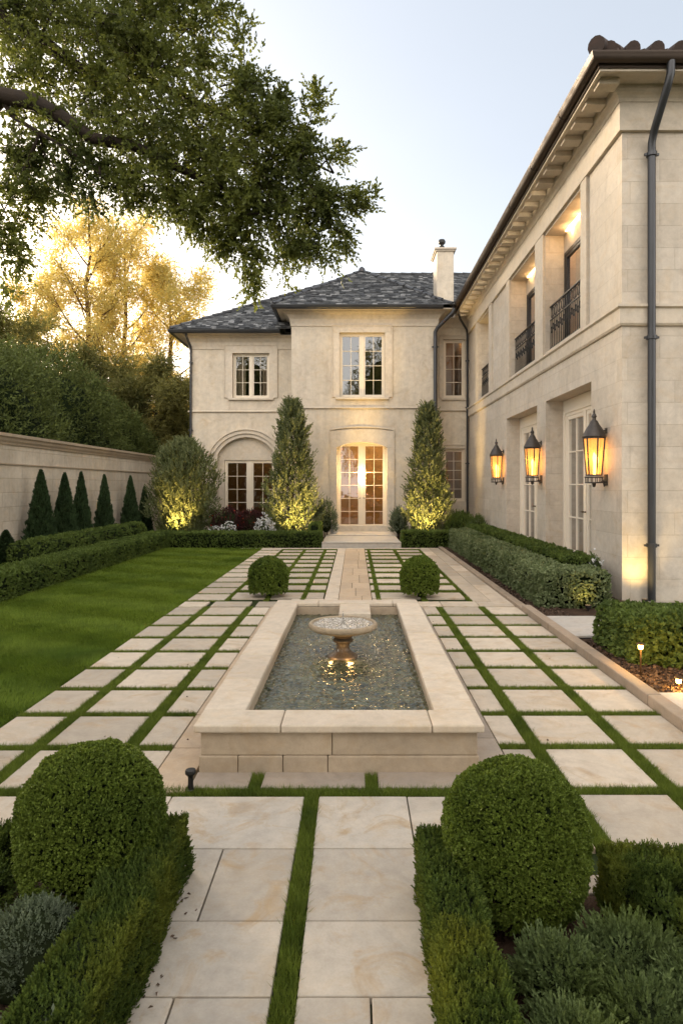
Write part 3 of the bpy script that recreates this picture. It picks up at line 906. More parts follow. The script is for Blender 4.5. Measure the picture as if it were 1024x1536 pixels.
def casement(T, parent, u0, u1, z0, z1, d, rows, cols, sashes=2, mat=None, name='window', fr=.05, mid=.07, sash=.045, bar=.018, bottom=None, handle=False, glass=True):
    """window as one part: frame mesh with pane children"""
    mat = mat or M['frame']; b = MB(T)
    b.box(u0, u0+fr, d-.09, d, z0, z1, .5); b.box(u1-fr, u1, d-.09, d, z0, z1, .5)
    b.box(u0+fr, u1-fr, d-.09, d, z1-fr, z1, .5); b.box(u0+fr, u1-fr, d-.09, d, z0, z0+fr, .5)
    iu0, iu1, iz0, iz1 = u0+fr, u1-fr, z0+fr, z1-fr
    spans = []
    if sashes == 2:
        m = (iu0+iu1)/2
        b.box(m-mid/2, m+mid/2, d-.085, d+.006, iz0, iz1, .5)
        spans = [(iu0, m-mid/2), (m+mid/2, iu1)]
    else: spans = [(iu0, iu1)]
    bt = bottom or sash
    ps = MB(T)
    for (a, c) in spans:
        b.box(a, a+sash, d-.07, d-.012, iz0, iz1, .5); b.box(c-sash, c, d-.07, d-.012, iz0, iz1, .5)
        b.box(a+sash, c-sash, d-.07, d-.012, iz1-sash, iz1, .5); b.box(a+sash, c-sash, d-.07, d-.012, iz0, iz0+bt, .5)
        pa, pc, pz0, pz1 = a+sash, c-sash, iz0+bt, iz1-sash
        for k in range(1, cols):
            u = pa + (pc-pa)*k/cols; b.box(u-bar/2, u+bar/2, d-.055, d-.018, pz0, pz1, .5)
        for k in range(1, rows):
            z = pz0 + (pz1-pz0)*k/rows; b.box(pa, pc, d-.053, d-.020, z-bar/2, z+bar/2, .5)
        ps.add([(pa, d-.045, pz0), (pc, d-.045, pz0), (pc, d-.045, pz1), (pa, d-.045, pz1)], [(0, 1, 2, 3)])
    f = b.build(name, mat, parent, bevel=.004)
    p = ps.build('pane', M['glass'], f, recalc=False)
    if handle:
        m = (u0+u1)/2
        for sg in (-1, 1):
            h = MB(T); h.box(m+sg*.05-.006, m+sg*.05+.006, d+.004, d+.03, z0+1.0, z0+1.03); h.box(m+sg*.05-.008+sg*.0, m+sg*.05+.008+sg*.05, d+.03, d+.042, z0+1.006, z0+1.022)
            h.build('handle', M['bronze'], f)
    return f

def surround(T, parent, u0, u1, z0, z1, w_, d=.035, sill=True, name='window_surround', mat=None):
    b = MB(T); mat = mat or M['trim']
    b.box(u0-w_, u0, -.02, d, z0, z1, .5); b.box(u1, u1+w_, -.02, d, z0, z1, .5); b.box(u0-w_, u1+w_, -.02, d, z1, z1+w_, .5)
    b.box(u0-w_-.03, u0-w_, -.02, d+.025, z0, z1+w_+.03, .5); b.box(u1+w_, u1+w_+.03, -.02, d+.025, z0, z1+w_+.03, .5)
    b.box(u0-w_, u1+w_, -.02, d+.025, z1+w_, z1+w_+.03, .5)
    s = b.build(name, mat, parent, bevel=.006)
    if sill:
        c = MB(T); c.box(u0-w_*.6, u1+w_*.6, -.10, d+.05, z0-.07, z0-.002, .5); c.build('sill', mat, s, bevel=.006)
    return s

def curtain(T, parent, u0, u1, z0, z1, d, mat=None):
    b = MB(T); n = 40
    vs = []
    for i in range(n+1):
        u = u0 + (u1-u0)*i/n; dd = d + .03*math.sin(i*1.15) + .012*math.sin(i*2.9)
        vs += [(u, dd, z0), (u, dd, z1)]
    b.add(vs, [(2*i, 2*i+2, 2*i+3, 2*i+1) for i in range(n)])
    return b.build('curtain', mat or M['curtain'], parent, smooth=True, recalc=False)

# --- rear block walls
YC, YL, YR = 20.0, 21.0, 20.7
f = lambda px: PX(px, YC); g_ = lambda py: PZ(py, YC)
CW = (f(509), f(577), g_(596), g_(499))            # centre upper window
CD = (f(505), f(580), g_(796), g_(663))            # door
LW = (PX(349, YL), PX(404, YL), PZ(597, YL), PZ(530, YL))
LA = (PX(327, YL), PX(413, YL), PZ(778, YL), PZ(656, YL))   # arched niche opening
RU = (PX(664.5, YR), PX(697, YR), PZ(597, YR), PZ(509, YR))
RL = (PX(664.5, YR), PX(697, YR), PZ(752, YR), PZ(673, YR))
CX0, CX1, WX = -1.975, 2.56, 3.68
b = MB(TF(YC)); wall_grid(b, CX0, CX1, -.05, 7.02, [CW, CD], .35)
b.T = None
b.box(CX0, CX0+.3, YC+.351, YL+.3, -.05, 7.02, .5); b.box(CX1-.3, CX1, YC+.351, YR+.3, -.05, 7.02, .5)
b.T = TF(YL); wall_grid(b, -5.39, CX0-.001, -.05, 6.5, [LW, LA], .35)
b.T = None; b.box(-5.39, -5.09, YL+.351, 29, -.05, 6.5, .5)
b.T = TF(YR); wall_grid(b, CX1+.001, WX-.001, -.05, 7.0, [RU, RL], .3)
b.T = None; b.box(-5.39, 9, 29.001, 29.3, -.05, 6.5, .5)
tag(b.build('wall', M['stucco'], house, recalc=False), label='mottled cream stucco walls of the rear block')
# arch infill on left wing: spandrel plate and recessed tympanum
u0, u1, z0, z1 = LA
zs = PZ(682, YL)
inner = arc(u0, u1, zs, z1 - zs - .004, 24)
sp_ = MB(TF(YL)); outer = [(p[0], z1) for p in inner]
sp_.strip(outer, inner, -.349, 0.0, .5); sp_.build('spandrel', M['stucco'], house, recalc=True)
ty = MB(TF(YL)); zt = PZ(690, YL)
ty.box(u0+.0, u1-.0, -.30, -.12, zt, z1+.0, .5); ty.box(u0, u0+.19, -.30, -.12, z0, zt-.001, .5); ty.box(u1-.05, u1, -.30, -.12, z0, zt-.001, .5)
ty.build('arch_panel', M['trim'], house)
am = MB(TF(YL))
def scaled(k): 
    cu = (u0+u1)/2; pts = arc(u0-k, u1+k, zs, z1 - zs + k*.9, 24); return pts
am.strip(scaled(.13), scaled(.0), -.01, .05, .5); am.strip(scaled(.26), scaled(.13), -.01, .10, .5); am.strip(scaled(.31), scaled(.26), -.01, .14, .5)
am.box(u0-.13, u0, -.01, .05, z0, zs-.001, .5); am.box(u1, u1+.13, -.01, .05, z0, zs-.001, .5)
am.build('arch_moulding', M['trim'], house, bevel=.005)
casement(TF(YL), house, PX(336, YL), PX(411.5, YL)-.0, z0, zt-.002, -.16, 4, 2, 2, mid=.14)
f2 = casement(TF(YL), house, *LW, -.10, 3, 2, 2)
surround(TF(YL), house, *LW, .24)
casement(TF(YC), house, *CW, -.10, 4, 2, 2, mid=.10)
surround(TF(YC), house, *CW, .20)
casement(TF(YR), house, *RU, -.08, 4, 2, 1); surround(TF(YR), house, *RU, .10, .02)
casement(TF(YR), house, *RL, -.08, 5, 2, 1); surround(TF(YR), house, *RL, .10, .02, sill=False)
# door surround with segmental arch, and doors
u0, u1, z0, z1 = CD
zsd = z1 - .17
ds = MB(TF(YC)); ai = arc(u0, u1, zsd, .165, 20)
ds.strip([(p[0], z1+.34 + .06*math.cos((p[0]-(u0+u1)/2)*1.6)) for p in ai], ai, -.22, .035, .5)
ds.box(u0-.20, u0, -.0, .035, z0-.05, zsd, .5); ds.box(u1, u1+.20, .0, .035, z0-.05, zsd, .5)
ds.box(u0-.20, u0, -.0, .034, zsd+.001, z1+.35, .5); ds.box(u1, u1+.20, .0, .034, zsd+.001, z1+.35, .5)
ds.build('door_surround', M['trim'], house, bevel=.006)
dm = MB(TF(YC)); dm.box(u0-.23, u0-.2, 0, .055, z0, z1+.42, .5); dm.box(u1+.2, u1+.23, 0, .055, z0, z1+.42, .5)
ao = arc(u0-.20, u1+.20, z1+.36, .09, 20); dm.strip([(p[0], p[1]+.035) for p in ao], ao, 0, .055, .5)
dm.build('door_moulding', M['trim'], house, bevel=.005)
dr = casement(TF(YC), house, u0, u1, z0+.0, z1+.0, -.20, 6, 2, 2, name='door', fr=.07, mid=.13, sash=.05, bottom=.11, bar=.016, handle=True)
dl = MB(); dl.lathe([(0, -.12), (.03, -.10), (.055, -.03), (.055, .06), (.03, .12), (0, .13)], ((u0+u1)/2, YC+.12, PZ(714, YC)), 16)
dl.build('lamp', M['bulb'], dr, smooth=True)
point('door_lamp', ((u0+u1)/2, YC+.02, PZ(714, YC)), 5, (1, .66, .32), .06, dr)

# string course, base plinth, cornices
b = MB()
zb = PZ(612, YC)
pth = [(-5.39, 24), (-5.39, YL), (CX0, YL), (CX0, YC), (CX1, YC), (CX1, YR), (WX, YR)]
# CX0 inner corner turns left: molding handles the mitre
b.molding(pth, [(-.02, zb-.02), (.045, zb-.02), (.06, zb), (.045, zb+.03), (-.02, zb+.03)], r=.5)
b.molding(pth, [(-.02, -.03), (.05, -.03), (.05, .35), (.03, .37), (-.02, .37)], r=.5)
b.build('string_course', M['trim'], house)
b = MB()
def corn(path, zt, sc=1.0):
    b.molding(path, [(-.02, zt-.42*sc), (.03, zt-.42*sc), (.03, zt-.36*sc), (.05, zt-.20*sc), (.12, zt-.08*sc), (.20*sc+.04, zt-.02), (.20*sc+.04, zt), (-.02, zt)], r=.5)
corn([(CX0, YL+.6), (CX0, YC), (CX1, YC), (CX1, YR)], 6.98)
corn([(-5.39, 24), (-5.39, YL), (CX0, YL)], 6.47)
corn([(CX1, YR), (WX, YR)], 6.98, .7)
b.build('cornice', M['trim'], house)
# soffits + gutters
b = MB()
b.molding([(CX0, YL+1.5), (CX0, YC), (CX1, YC), (CX1, YR+.1)], [(-.1, 6.985), (.42, 6.985), (.42, 7.02), (-.1, 7.02)], r=.5)
b.molding([(-5.39, 24), (-5.39, YL), (CX0-.43, YL)], [(-.1, 6.475), (.42, 6.475), (.42, 6.51), (-.1, 6.51)], r=.5)
b.build('soffit', M['trim'], house)
def gutter_prof(d, z, r_): return [(d + r_*math.cos(t), z + r_*math.sin(t)) for t in [math.pi + k*math.pi/8 for k in range(9)]] + [(d + r_+.008, z+.012), (d+r_+.008, z+.03), (d-r_, z+.03)]
b = MB()
b.molding([(CX0, YL+1.5), (CX0, YC), (CX1+.12, YC)], gutter_prof(.49, 7.05, .085), r=.5)
b.molding([(CX0, YL+1.5), (CX0, YC), (CX1+.12, YC)], [(.40, 7.0), (.425, 7.0), (.425, 7.17), (.40, 7.17)], r=.5)
b.molding([(-5.39, 24), (-5.39, YL), (CX0-.42, YL)], gutter_prof(.49, 6.54, .08), r=.5)
b.molding([(-5.39, 24), (-5.39, YL), (CX0-.42, YL)], [(.40, 6.49), (.425, 6.49), (.425, 6.66), (.40, 6.66)], r=.5)
b.build('gutter', M['gutter'], house, smooth=True)
# downpipes
def pipe(pts, r_=.045, clips=(), name='downpipe', n=12):
    b = MB(); b.tube(pts, r_, n)
    for (x, y, z) in clips:
        b.tube([(x, y, z-.025), (x, y, z+.025)], r_*1.35, n)
        b.box(x-r_*1.9, x+r_*1.9, y-.012, y+.02, z-.015, z+.015)
    return b.build(name, M['gutter'], house, smooth=True)
xl = PX(287, YL)
pipe([(xl-.05, YL-.47, 6.5), (xl-.03, YL-.40, 6.34), (xl, YL-.08, 6.12), (xl, YL-.06, 6.0), (xl, YL-.06, .05)], .04, [(xl, YL-.06, 5.6), (xl, YL-.06, 3.4)])
xc = PX(652, YC)
pipe([(PX(681, 19.6), YC-.48, 6.98), (PX(678, 19.6), YC-.46, 6.86), (xc+.06, YC-.12, 6.48), (xc, YC-.07, 6.36), (xc, YC-.07, 6.2), (xc, YC-.07, .05)], .06, [(xc, YC-.07, 5.9), (xc, YC-.07, 3.2)])
pipe([(WX-.42, YR-.55, 6.98), (WX-.36, YR-.45, 6.85), (WX-.10, YR-.12, 6.6), (WX-.07, YR-.08, 6.5), (WX-.07, YR-.08, .05)], .035, [(WX-.07, YR-.08, 5.6), (WX-.07, YR-.08, 4.1), (WX-.07, YR-.08, 2.3)])

# --- slate roofs
def inpoly(p, poly, tol=0.0):
    """point inside convex polygon (2d) with tolerance"""
    s = None
    n = len(poly)
    area = sum(poly[i][0]*poly[(i+1) % n][1] - poly[(i+1) % n][0]*poly[i][1] for i in range(n))
    sg = 1 if area > 0 else -1
    for i in range(n):
        ax, ay = poly[i]; bx, by = poly[(i+1) % n]
        l = math.hypot(bx-ax, by-ay)
        c = sg*((bx-ax)*(p[1]-ay) - (by-ay)*(p[0]-ax))/l
        if c < -tol: return False
    return True
def slate_plane(b, base, poly):
    A = [Vector(p) for p in poly]
    u = (A[1]-A[0]).normalized()
    nrm = (A[1]-A[0]).cross(A[2]-A[0]).normalized()
    if nrm.z < 0: nrm = -nrm
    v = nrm.cross(u).normalized()
    if v.z < 0: v = -v
    P2 = [((a-A[0]).dot(u), (a-A[0]).dot(v)) for a in A]
    base.add([tuple(a) for a in A], [tuple(range(len(A)))], .1)
    us = [p[0] for p in P2]; vs_ = [p[1] for p in P2]
    row = .115; z = -.04; k = 0
    while z < max(vs_):
        x = min(us) - random.random()*.25
        while x < max(us):
            w_ = random.uniform(.13, .22); h_ = row*1.45
            if inpoly((x+w_/2, z+row*.5), P2, .02) and inpoly((x+w_*.15, z+row*.5), P2, .05) and inpoly((x+w_*.85, z+row*.5), P2, .05):
                lo = .030 + random.uniform(0, .012); hi = .006; j = random.uniform(-.012, .012)
                x0, x1 = x+.004, x+w_-.004
                def q(a, c, d): return tuple(A[0] + u*a + v*c + nrm*d)
                tw = random.uniform(-.006, .006)
                b.add([q(x0, z+j, lo+tw), q(x1, z+j, lo-tw), q(x1, z+h_, hi), q(x0, z+h_, hi), q(x0, z+j, lo-.014+tw), q(x1, z+j, lo-.014-tw)],
                      [(0, 1, 2, 3), (4, 5, 1, 0), (0, 3, 4), (1, 5, 2)], random.random()**1.3)
            x += w_
        z += row; k += 1
sl = MB(); bs = MB()
Z1 = 7.10; E = .50
ap = (.24, 22.05, 8.95); 
ec = [(CX0-E, YC-E, Z1), (CX1+E-.1, YC-E, Z1)]
rb = (.24, 25.5, 8.95)
slate_plane(sl, bs, [ec[0], ec[1], ap])
slate_plane(sl, bs, [(CX1+E-.1, 25.5, Z1), (CX1+E-.1, YC-E, Z1), ap, rb][::-1][0:0] or [(CX1+E-.1, YC-E, Z1), (CX1+E-.1, 25.5, Z1), rb, ap])
slate_plane(sl, bs, [(CX0-E, 25.5, Z1), (CX0-E, YC-E, Z1), ap, rb])
Z0 = 6.60
RX, RY, RZ = .2, 25.4, PZ(411.5, 25.4)
slate_plane(sl, bs, [(-5.39-E, YL-E, Z0), (CX0+.6, YL-E, Z0), (RX+.2, RY, RZ), (RX, RY, RZ)])
slate_plane(sl, bs, [(-5.39-E, 30, Z0), (-5.39-E, YL-E, Z0), (RX, RY, RZ)])
slate_plane(sl, bs, [(RX-.1, 21.4, RZ - (RY-21.4)*.76), (9.5, 21.4, RZ - (RY-21.4)*.76), (9.5, RY, RZ), (RX-.1, RY, RZ)])
slate_plane(sl, bs, [(9.5, 30, Z0), (-5.39-E, 30, Z0), (RX, RY, RZ), (9.5, RY, RZ)])
rf = bs.build('roof', M['gutter'], house, recalc=False)
rf['label'] = 'grey slate hipped roof of the rear block'
so = sl.build('slates', M['slate'], rf, recalc=False)
hc = MB()
def hipcap(p, q, r_=.07):
    hc = MB()
    p, q = Vector(p), Vector(q); L = (q-p).length; n = max(1, int(L/.4))
    for i in range(n):
        a = p.lerp(q, i/n); c = p.lerp(q, (i+1)/n)
        hc.tube([tuple(a + Vector((0, 0, .02))), tuple(c + Vector((0, 0, .005)))], [r_, r_*.8], 8)
    hc.build('hip_cap', M['gutter'], rf, smooth=True)
hipcap(ec[0], ap); hipcap(ec[1], ap); hipcap(ap, rb); hipcap((-5.39-E, YL-E, Z0), (RX, RY, RZ)); hipcap((RX, RY, RZ), (9.5, RY, RZ), .06)
hc.tube([(ap[0], ap[1], ap[2]-.02), (ap[0], ap[1], ap[2]+.10), (ap[0], ap[1], ap[2]+.16)], [.14, .10, .03], 10)
hc.build('finial', M['gutter'], rf, smooth=True)

# chimney
ch = MB(); cy = 21.6
cx0, cx1 = PX(655, cy), PX(679, cy)+.02
ch.box(cx0, cx1, cy, cy+1.0, 6.9, PZ(377, cy), .5)
chim = ch.build('chimney', M['stucco'], rf, recalc=True)
ch = MB(); zc = PZ(377, cy)
ch.box(cx0-.05, cx1+.05, cy-.05, cy+1.05, zc, zc+.05, .5); ch.box(cx0-.09, cx1+.09, cy-.09, cy+1.09, zc+.05, zc+.11, .5)
ch.build('chimney_cap', M['trim'], rf, bevel=.01)
ch = MB(); xm = (cx0+cx1)/2 - .08
ch.lathe([(0, 0), (.13, 0), (.13, .10), (.09, .16), (.06, .18), (.06, .22), (.12, .27), (.13, .33), (.10, .39), (0, .41)], (xm, cy+.3, zc+.105), 16)
ch.build('chimney_pot', M['iron'], rf, smooth=True)

# ------------------------------------------------------------------ limestone wing
XW, YN, YF = 3.68, 8.85, YR
UP = [(10.38, 12.42, 4.17, 6.43), (13.0, 15.13, 4.17, 6.43), (17.5, 19.1, 4.17, 6.43)]
GR = [(10.0, 12.38, .12, 3.22), (12.97, 15.6, .12, 3.22)]
TH = .42
b = MB(TW(XW)); wall_grid(b, YN, YF, -.05, 7.0, UP + GR, TH)
b.T = TF(YN); wall_grid(b, XW+TH, 9.5, -.05, 7.0, [], .3)
tag(b.build('wall', M['ashlar'], house, recalc=False), label='pale ashlar limestone walls of the side wing')
# raised frames: frieze, pilaster strips, plinth
b = MB(TW(XW))
FR = .045
strips = [(10.10, 10.36), (12.44, 12.98), (15.15, 15.45), (17.1, 17.48), (19.12, 19.4)]
for (a, c) in strips: b.box(a, c, -.01, FR, 4.095, 6.47)
build_each(b, 'pilaster', M['trim'], house, bevel=.005)
b = MB()
wp = [(XW, YF), (XW, YN), (9.5, YN)]
b.molding(wp, [(-.02, 6.471), (FR+.01, 6.471), (FR+.01, 6.855), (-.02, 6.855)], r=.5)
b.build('frieze', M['trim'], house, bevel=.005)
b = MB()
b.molding(wp, [(-.02, 3.80), (.03, 3.80), (.05, 3.83), (.05, 4.03), (.085, 4.05), (.085, 4.085), (-.02, 4.10)], r=.5)
b.build('string_course', M['trim'], house)
b = MB()
b.molding(wp, [(-.02, 6.856), (.065, 6.856), (.075, 6.90), (.10, 6.93), (.14, 6.95), (.15, 6.985), (.15, 7.045), (-.02, 7.045)], r=.5)
b.build('cornice', M['trim'], house)
b = MB()
b.molding([(XW, YF+.3), (XW, YN), (9.5, YN)], [(-.1, 7.046), (.49, 7.046), (.49, 7.09), (-.1, 7.09)], r=.5)
b.molding([(XW, YF+.3), (XW, YN), (9.5, YN)], [(.435, 7.0), (.49, 7.0), (.49, 7.045), (.435, 7.045)], r=.5)
b.build('soffit', M['trim'], house)
b = MB(TW(XW)); y = YN + .02
ys_m = []
y = YN - .30
while y < YF - .2:
    b.box(y, y+.19, .155, .43, 6.955, 7.045); ys_m.append(y); y += .47
b.T = TF(YN)
for x in np.arange(XW+1.02, 9.2, 1.05): b.box(x, x+.16, .155, .43, 6.965, 7.045)
build_each(b, 'modillion', M['trim'], house, bevel=.006)
b = MB()
for y in ys_m[6:]:
    b.box(XW-.36, XW-.30, y+.30, y+.34, 7.036, 7.0455)
build_each(b, 'soffit_light', M['dot'], house)
b = MB()
wp2 = [(XW, YF-.35), (XW, YN), (9.5, YN)]
b.molding(wp2, gutter_prof(.565, 7.14, .075), r=.5)
b.molding(wp2, [(.4905, 7.03), (.515, 7.03), (.515, 7.24), (.4905, 7.24)], r=.5)
for y in np.arange(9.6, 20, 1.55):
    b.tube([(XW-.565, y-.015, 7.14-.0), (XW-.565, y+.015, 7.14)], .083, 14)
b.build('gutter', M['gutter_warm'], house, smooth=True)
# clay tile roof of the wing (low hip)
b = MB()
sx = .40
e0 = (XW-.52, YN-.52, 7.20); 
b.add([e0, (9.5, YN-.52, 7.20), (9.5, YN+5.4, 7.20+5.9*sx), (XW+5.4, YN+5.4, 7.20+5.9*sx)], [(0, 1, 2, 3)])
b.add([(XW-.52, YF+.8, 7.20), e0, (XW+5.4, YN+5.4, 7.20+5.9*sx), (XW+5.4, YF+.8, 7.20+5.9*sx)], [(0, 1, 2, 3)])
rw = b.build('roof', M['terracotta'], house, recalc=False); rw['label'] = 'clay barrel tile roof of the side wing'
b = MB()
for i, x in enumerate(np.arange(XW-.38, 9.4, .30)):
    L = min(max(.35, (x-(XW-.52))), 4.0); k = 0; s0 = 0
    while s0 < L:
        s1 = min(L, s0+.42)
        b.tube([(x + random.uniform(-.008, .008), YN-.56+s0, 7.225+s0*sx+.02), (x, YN-.56+s1, 7.225+s1*sx)], [.095, .078], 12)
        s0 += .38
for y in np.arange(YN-.2, YF, .30):
    L = min(max(.3, y-(YN-.52)), 1.6); s0 = 0
    while s0 < L:
        s1 = min(L, s0+.42)
        b.tube([(XW-.54+s0, y, 7.195+s0*sx+.0), (XW-.54+s1, y, 7.18+s1*sx)], [.07, .06], 10)
        s0 += .38
for i in range(10):
    a = i*.36; b.tube([(XW-.57+a, YN-.57+a, 7.25+a*sx+.03), (XW-.57+a+.4, YN-.57+a+.4, 7.25+(a+.4)*sx)], [.115, .095], 12)
b.build('barrel_tiles', M['terracotta'], rw, smooth=True)
# front downpipe of the wing
xp = 4.05; yp = YN - .085
pipe([(xp+.03, YN-.56, 7.08), (xp+.03, YN-.55, 6.93), (xp+.01, YN-.50, 6.78), (xp-.0, YN-.17, 6.42), (xp, yp, 6.28), (xp, yp, 6.1), (xp, yp, .02)], .052, [(xp, yp, 6.12), (xp, yp, 3.62), (xp, yp, .78)], n=16)

# wing openings: upper loggias with dark framed windows, railings; ground floor french doors
for i, (a, c, z0, z1) in enumerate(UP):
    fr = M['dark_metal'] if i < 2 else M['frame']
    casement(TW(XW), house, a+.02, c-.02, z0-.0, z1-.35 if i < 2 else z1-.3, -.36, 1 if i < 2 else 3, 1, 2, mat=fr, fr=.07, mid=.08, sash=.05)
    t = MB(TW(XW)); t.box(a+.001, c-.001, -.41, -.36, z1-.35 if i < 2 else z1-.3, z1, .5); t.build('transom_panel', M['trim'], house)
    curtain(TW(XW), house, a, c, z0, z1-.3, -.62, M['curtain'])
    # balustrade
    rl = MB(TW(XW)); dz = -.10; zt = z0 + .88
    rl.box(a+.01, c-.01, dz-.02, dz+.02, zt-.02, zt, .5); rl.box(a+.01, c-.01, dz-.012, dz+.012, zt-.27, zt-.252, .5); rl.box(a+.01, c-.01, dz-.015, dz+.015, z0+.06, z0+.08, .5)
    nb = int((c-a)/.105)
    for k in range(nb+1):
        u = a+.03 + (c-a-.06)*k/nb
        rl.box(u-.006, u+.006, dz-.006, dz+.006, z0+.0, zt-.27, .5)
        if k % 2 == 0: rl.box(u-.006, u+.006, dz-.006, dz+.006, zt-.25, zt-.02, .5)
    for k in range(nb):   # scroll rings in the upper band and collars in the lower
        u = a+.03 + (c-a-.06)*(k+.5)/nb
        for (zz, r_) in ((zt-.135, .055), (z0+.42 + .05*(k % 2), .035)):
            pts = [(u + r_*.75*math.cos(t), dz, zz + r_*1.7*math.sin(t)) for t in np.linspace(0, 2*math.pi, 13)]
            rl.tube(pts, .006, 5)
    rl.build('railing', M['iron'], house)
for (a, c, z0, z1) in GR:
    # outer timber casing then doors with transom
    t = MB(TW(XW)); t.box(a+.001, a+.10, -.40, -.33, z0, z1-.001, .5); t.box(c-.10, c-.001, -.40, -.33, z0, z1-.001, .5); t.box(a+.10, c-.10, -.40, -.33, z1-.20, z1-.001, .5)
    t.box(c-.16, c-.10, -.40, -.30, z0, z1-.20, .5); t.box(a+.10, a+.16, -.40, -.30, z0, z1-.20, .5); t.box(a+.16, c-.16, -.40, -.31, z1-.26, z1-.20, .5)
    t.build('door_casing', M['frame_white'], house, bevel=.005)
    casement(TW(XW), house, a+.16, c-.16, z0, z1-.26, -.33, 4, 2, 2, mat=M['frame_white'], name='door', fr=.06, mid=.10, sash=.07, bottom=.22, bar=.025, handle=True)
# interiors
b = MB()
def room(x0, x1, y0, y1, z0, z1, mat, nm='room'):
    r = MB()
    V8 = [(x0,y0,z0),(x1,y0,z0),(x1,y1,z0),(x0,y1,z0),(x0,y0,z1),(x1,y0,z1),(x1,y1,z1),(x0,y1,z1)]
    return r, V8
def shell(faces_skip, x0, x1, y0, y1, z0, z1, mat):
    r, V8 = room(x0, x1, y0, y1, z0, z1, mat)
    F = {'bottom': (0, 1, 2, 3), 'top': (4, 7, 6, 5), 'front': (0, 4, 5, 1), 'right': (1, 5, 6, 2), 'back': (2, 6, 7, 3), 'left': (3, 7, 4, 0)}
    r.add(V8, [v for k, v in F.items() if k != faces_skip], .5)
    return r.build('room', mat, house, recalc=False)
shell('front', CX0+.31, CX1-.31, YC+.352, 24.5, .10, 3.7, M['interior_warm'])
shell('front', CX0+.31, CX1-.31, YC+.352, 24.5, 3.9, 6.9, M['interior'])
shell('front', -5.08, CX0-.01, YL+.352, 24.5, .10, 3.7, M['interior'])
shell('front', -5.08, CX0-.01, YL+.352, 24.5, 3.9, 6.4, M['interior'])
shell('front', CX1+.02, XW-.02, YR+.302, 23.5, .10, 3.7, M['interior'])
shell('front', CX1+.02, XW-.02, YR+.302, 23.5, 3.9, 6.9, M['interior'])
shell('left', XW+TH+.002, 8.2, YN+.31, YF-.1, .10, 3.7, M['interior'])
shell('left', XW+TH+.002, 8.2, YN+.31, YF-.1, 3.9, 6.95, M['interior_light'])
curtain(TF(YL), house, LW[0]-.1, LW[0]+.35, LW[2]-.1, LW[3]+.1, -.5); curtain(TF(YL), house, LW[1]-.3, LW[1]+.1, LW[2]-.1, LW[3]+.1, -.5)
if 0: curtain(TF(YC), house, CW[1]-.3, CW[1]+.15, CW[2]-.1, CW[3]+.1, -.55)
# room lights: warm glow behind the panes, ceiling fixtures added to carry it
def pendant(x, y, z, e, r_=.12):
    z = 3.66 if z < 3.7 else (6.35 if x < -2 else 6.86)
    b = MB(); b.lathe([(0, -.06), (r_*.8, -.05), (r_*1.3, -.01), (r_*1.3, .03), (0, .03)], (x, y, z), 20)
    b.build('added_ceiling_lamp', M['lamp_glow'], house, smooth=True)
    point('ceiling_light', (x, y, z-.22), e, (1, .62, .28), .1, house)
pendant(.75, 22.6, 2.7, 42); pendant(PX(690, 22), 22.2, 5.7, 4); pendant(-3.2, 23.2, 2.5, 5); 
pendant(6.2, 11.4, 6.1, 26); pendant(6.2, 14.4, 6.1, 18); pendant(6.3, 12.8, 2.6, 14); pendant(3.1, 22.0, 2.3, 3)
# led strip washing the head of the first two loggias
for i, (a, c, z0, z1) in enumerate(UP[:2]):
    b = MB(TW(XW)); b.box(a+.25, c-.25, -.335, -.315, z1-.012, z1-.002); b.build('led_strip', M['led'], house)
    for u in (a+.5, (a+c)/2, c-.5): point('strip_light', (XW+.30, u, z1-.10), 0.6 if i == 0 else .2, (1, .60, .26), .05, house)

# steps and landing at the door
st_ = MB()
dw0, dw1 = -.84, 1.18
st_.box(dw0, dw1, 16.35, 20.0-.06, -.05, .132, .6)
st_.box(dw0+.10, dw1-.10, 18.6, 20.0-.055, .1325, .165, .8)
st_.box(dw0, dw1, 16.33, 16.62, .1325, .15, .9)
tag(st_.build('landing', M['slab_grey'], bevel=.008), 'broad pale stone landing step in front of the arched glass doors', 'step')

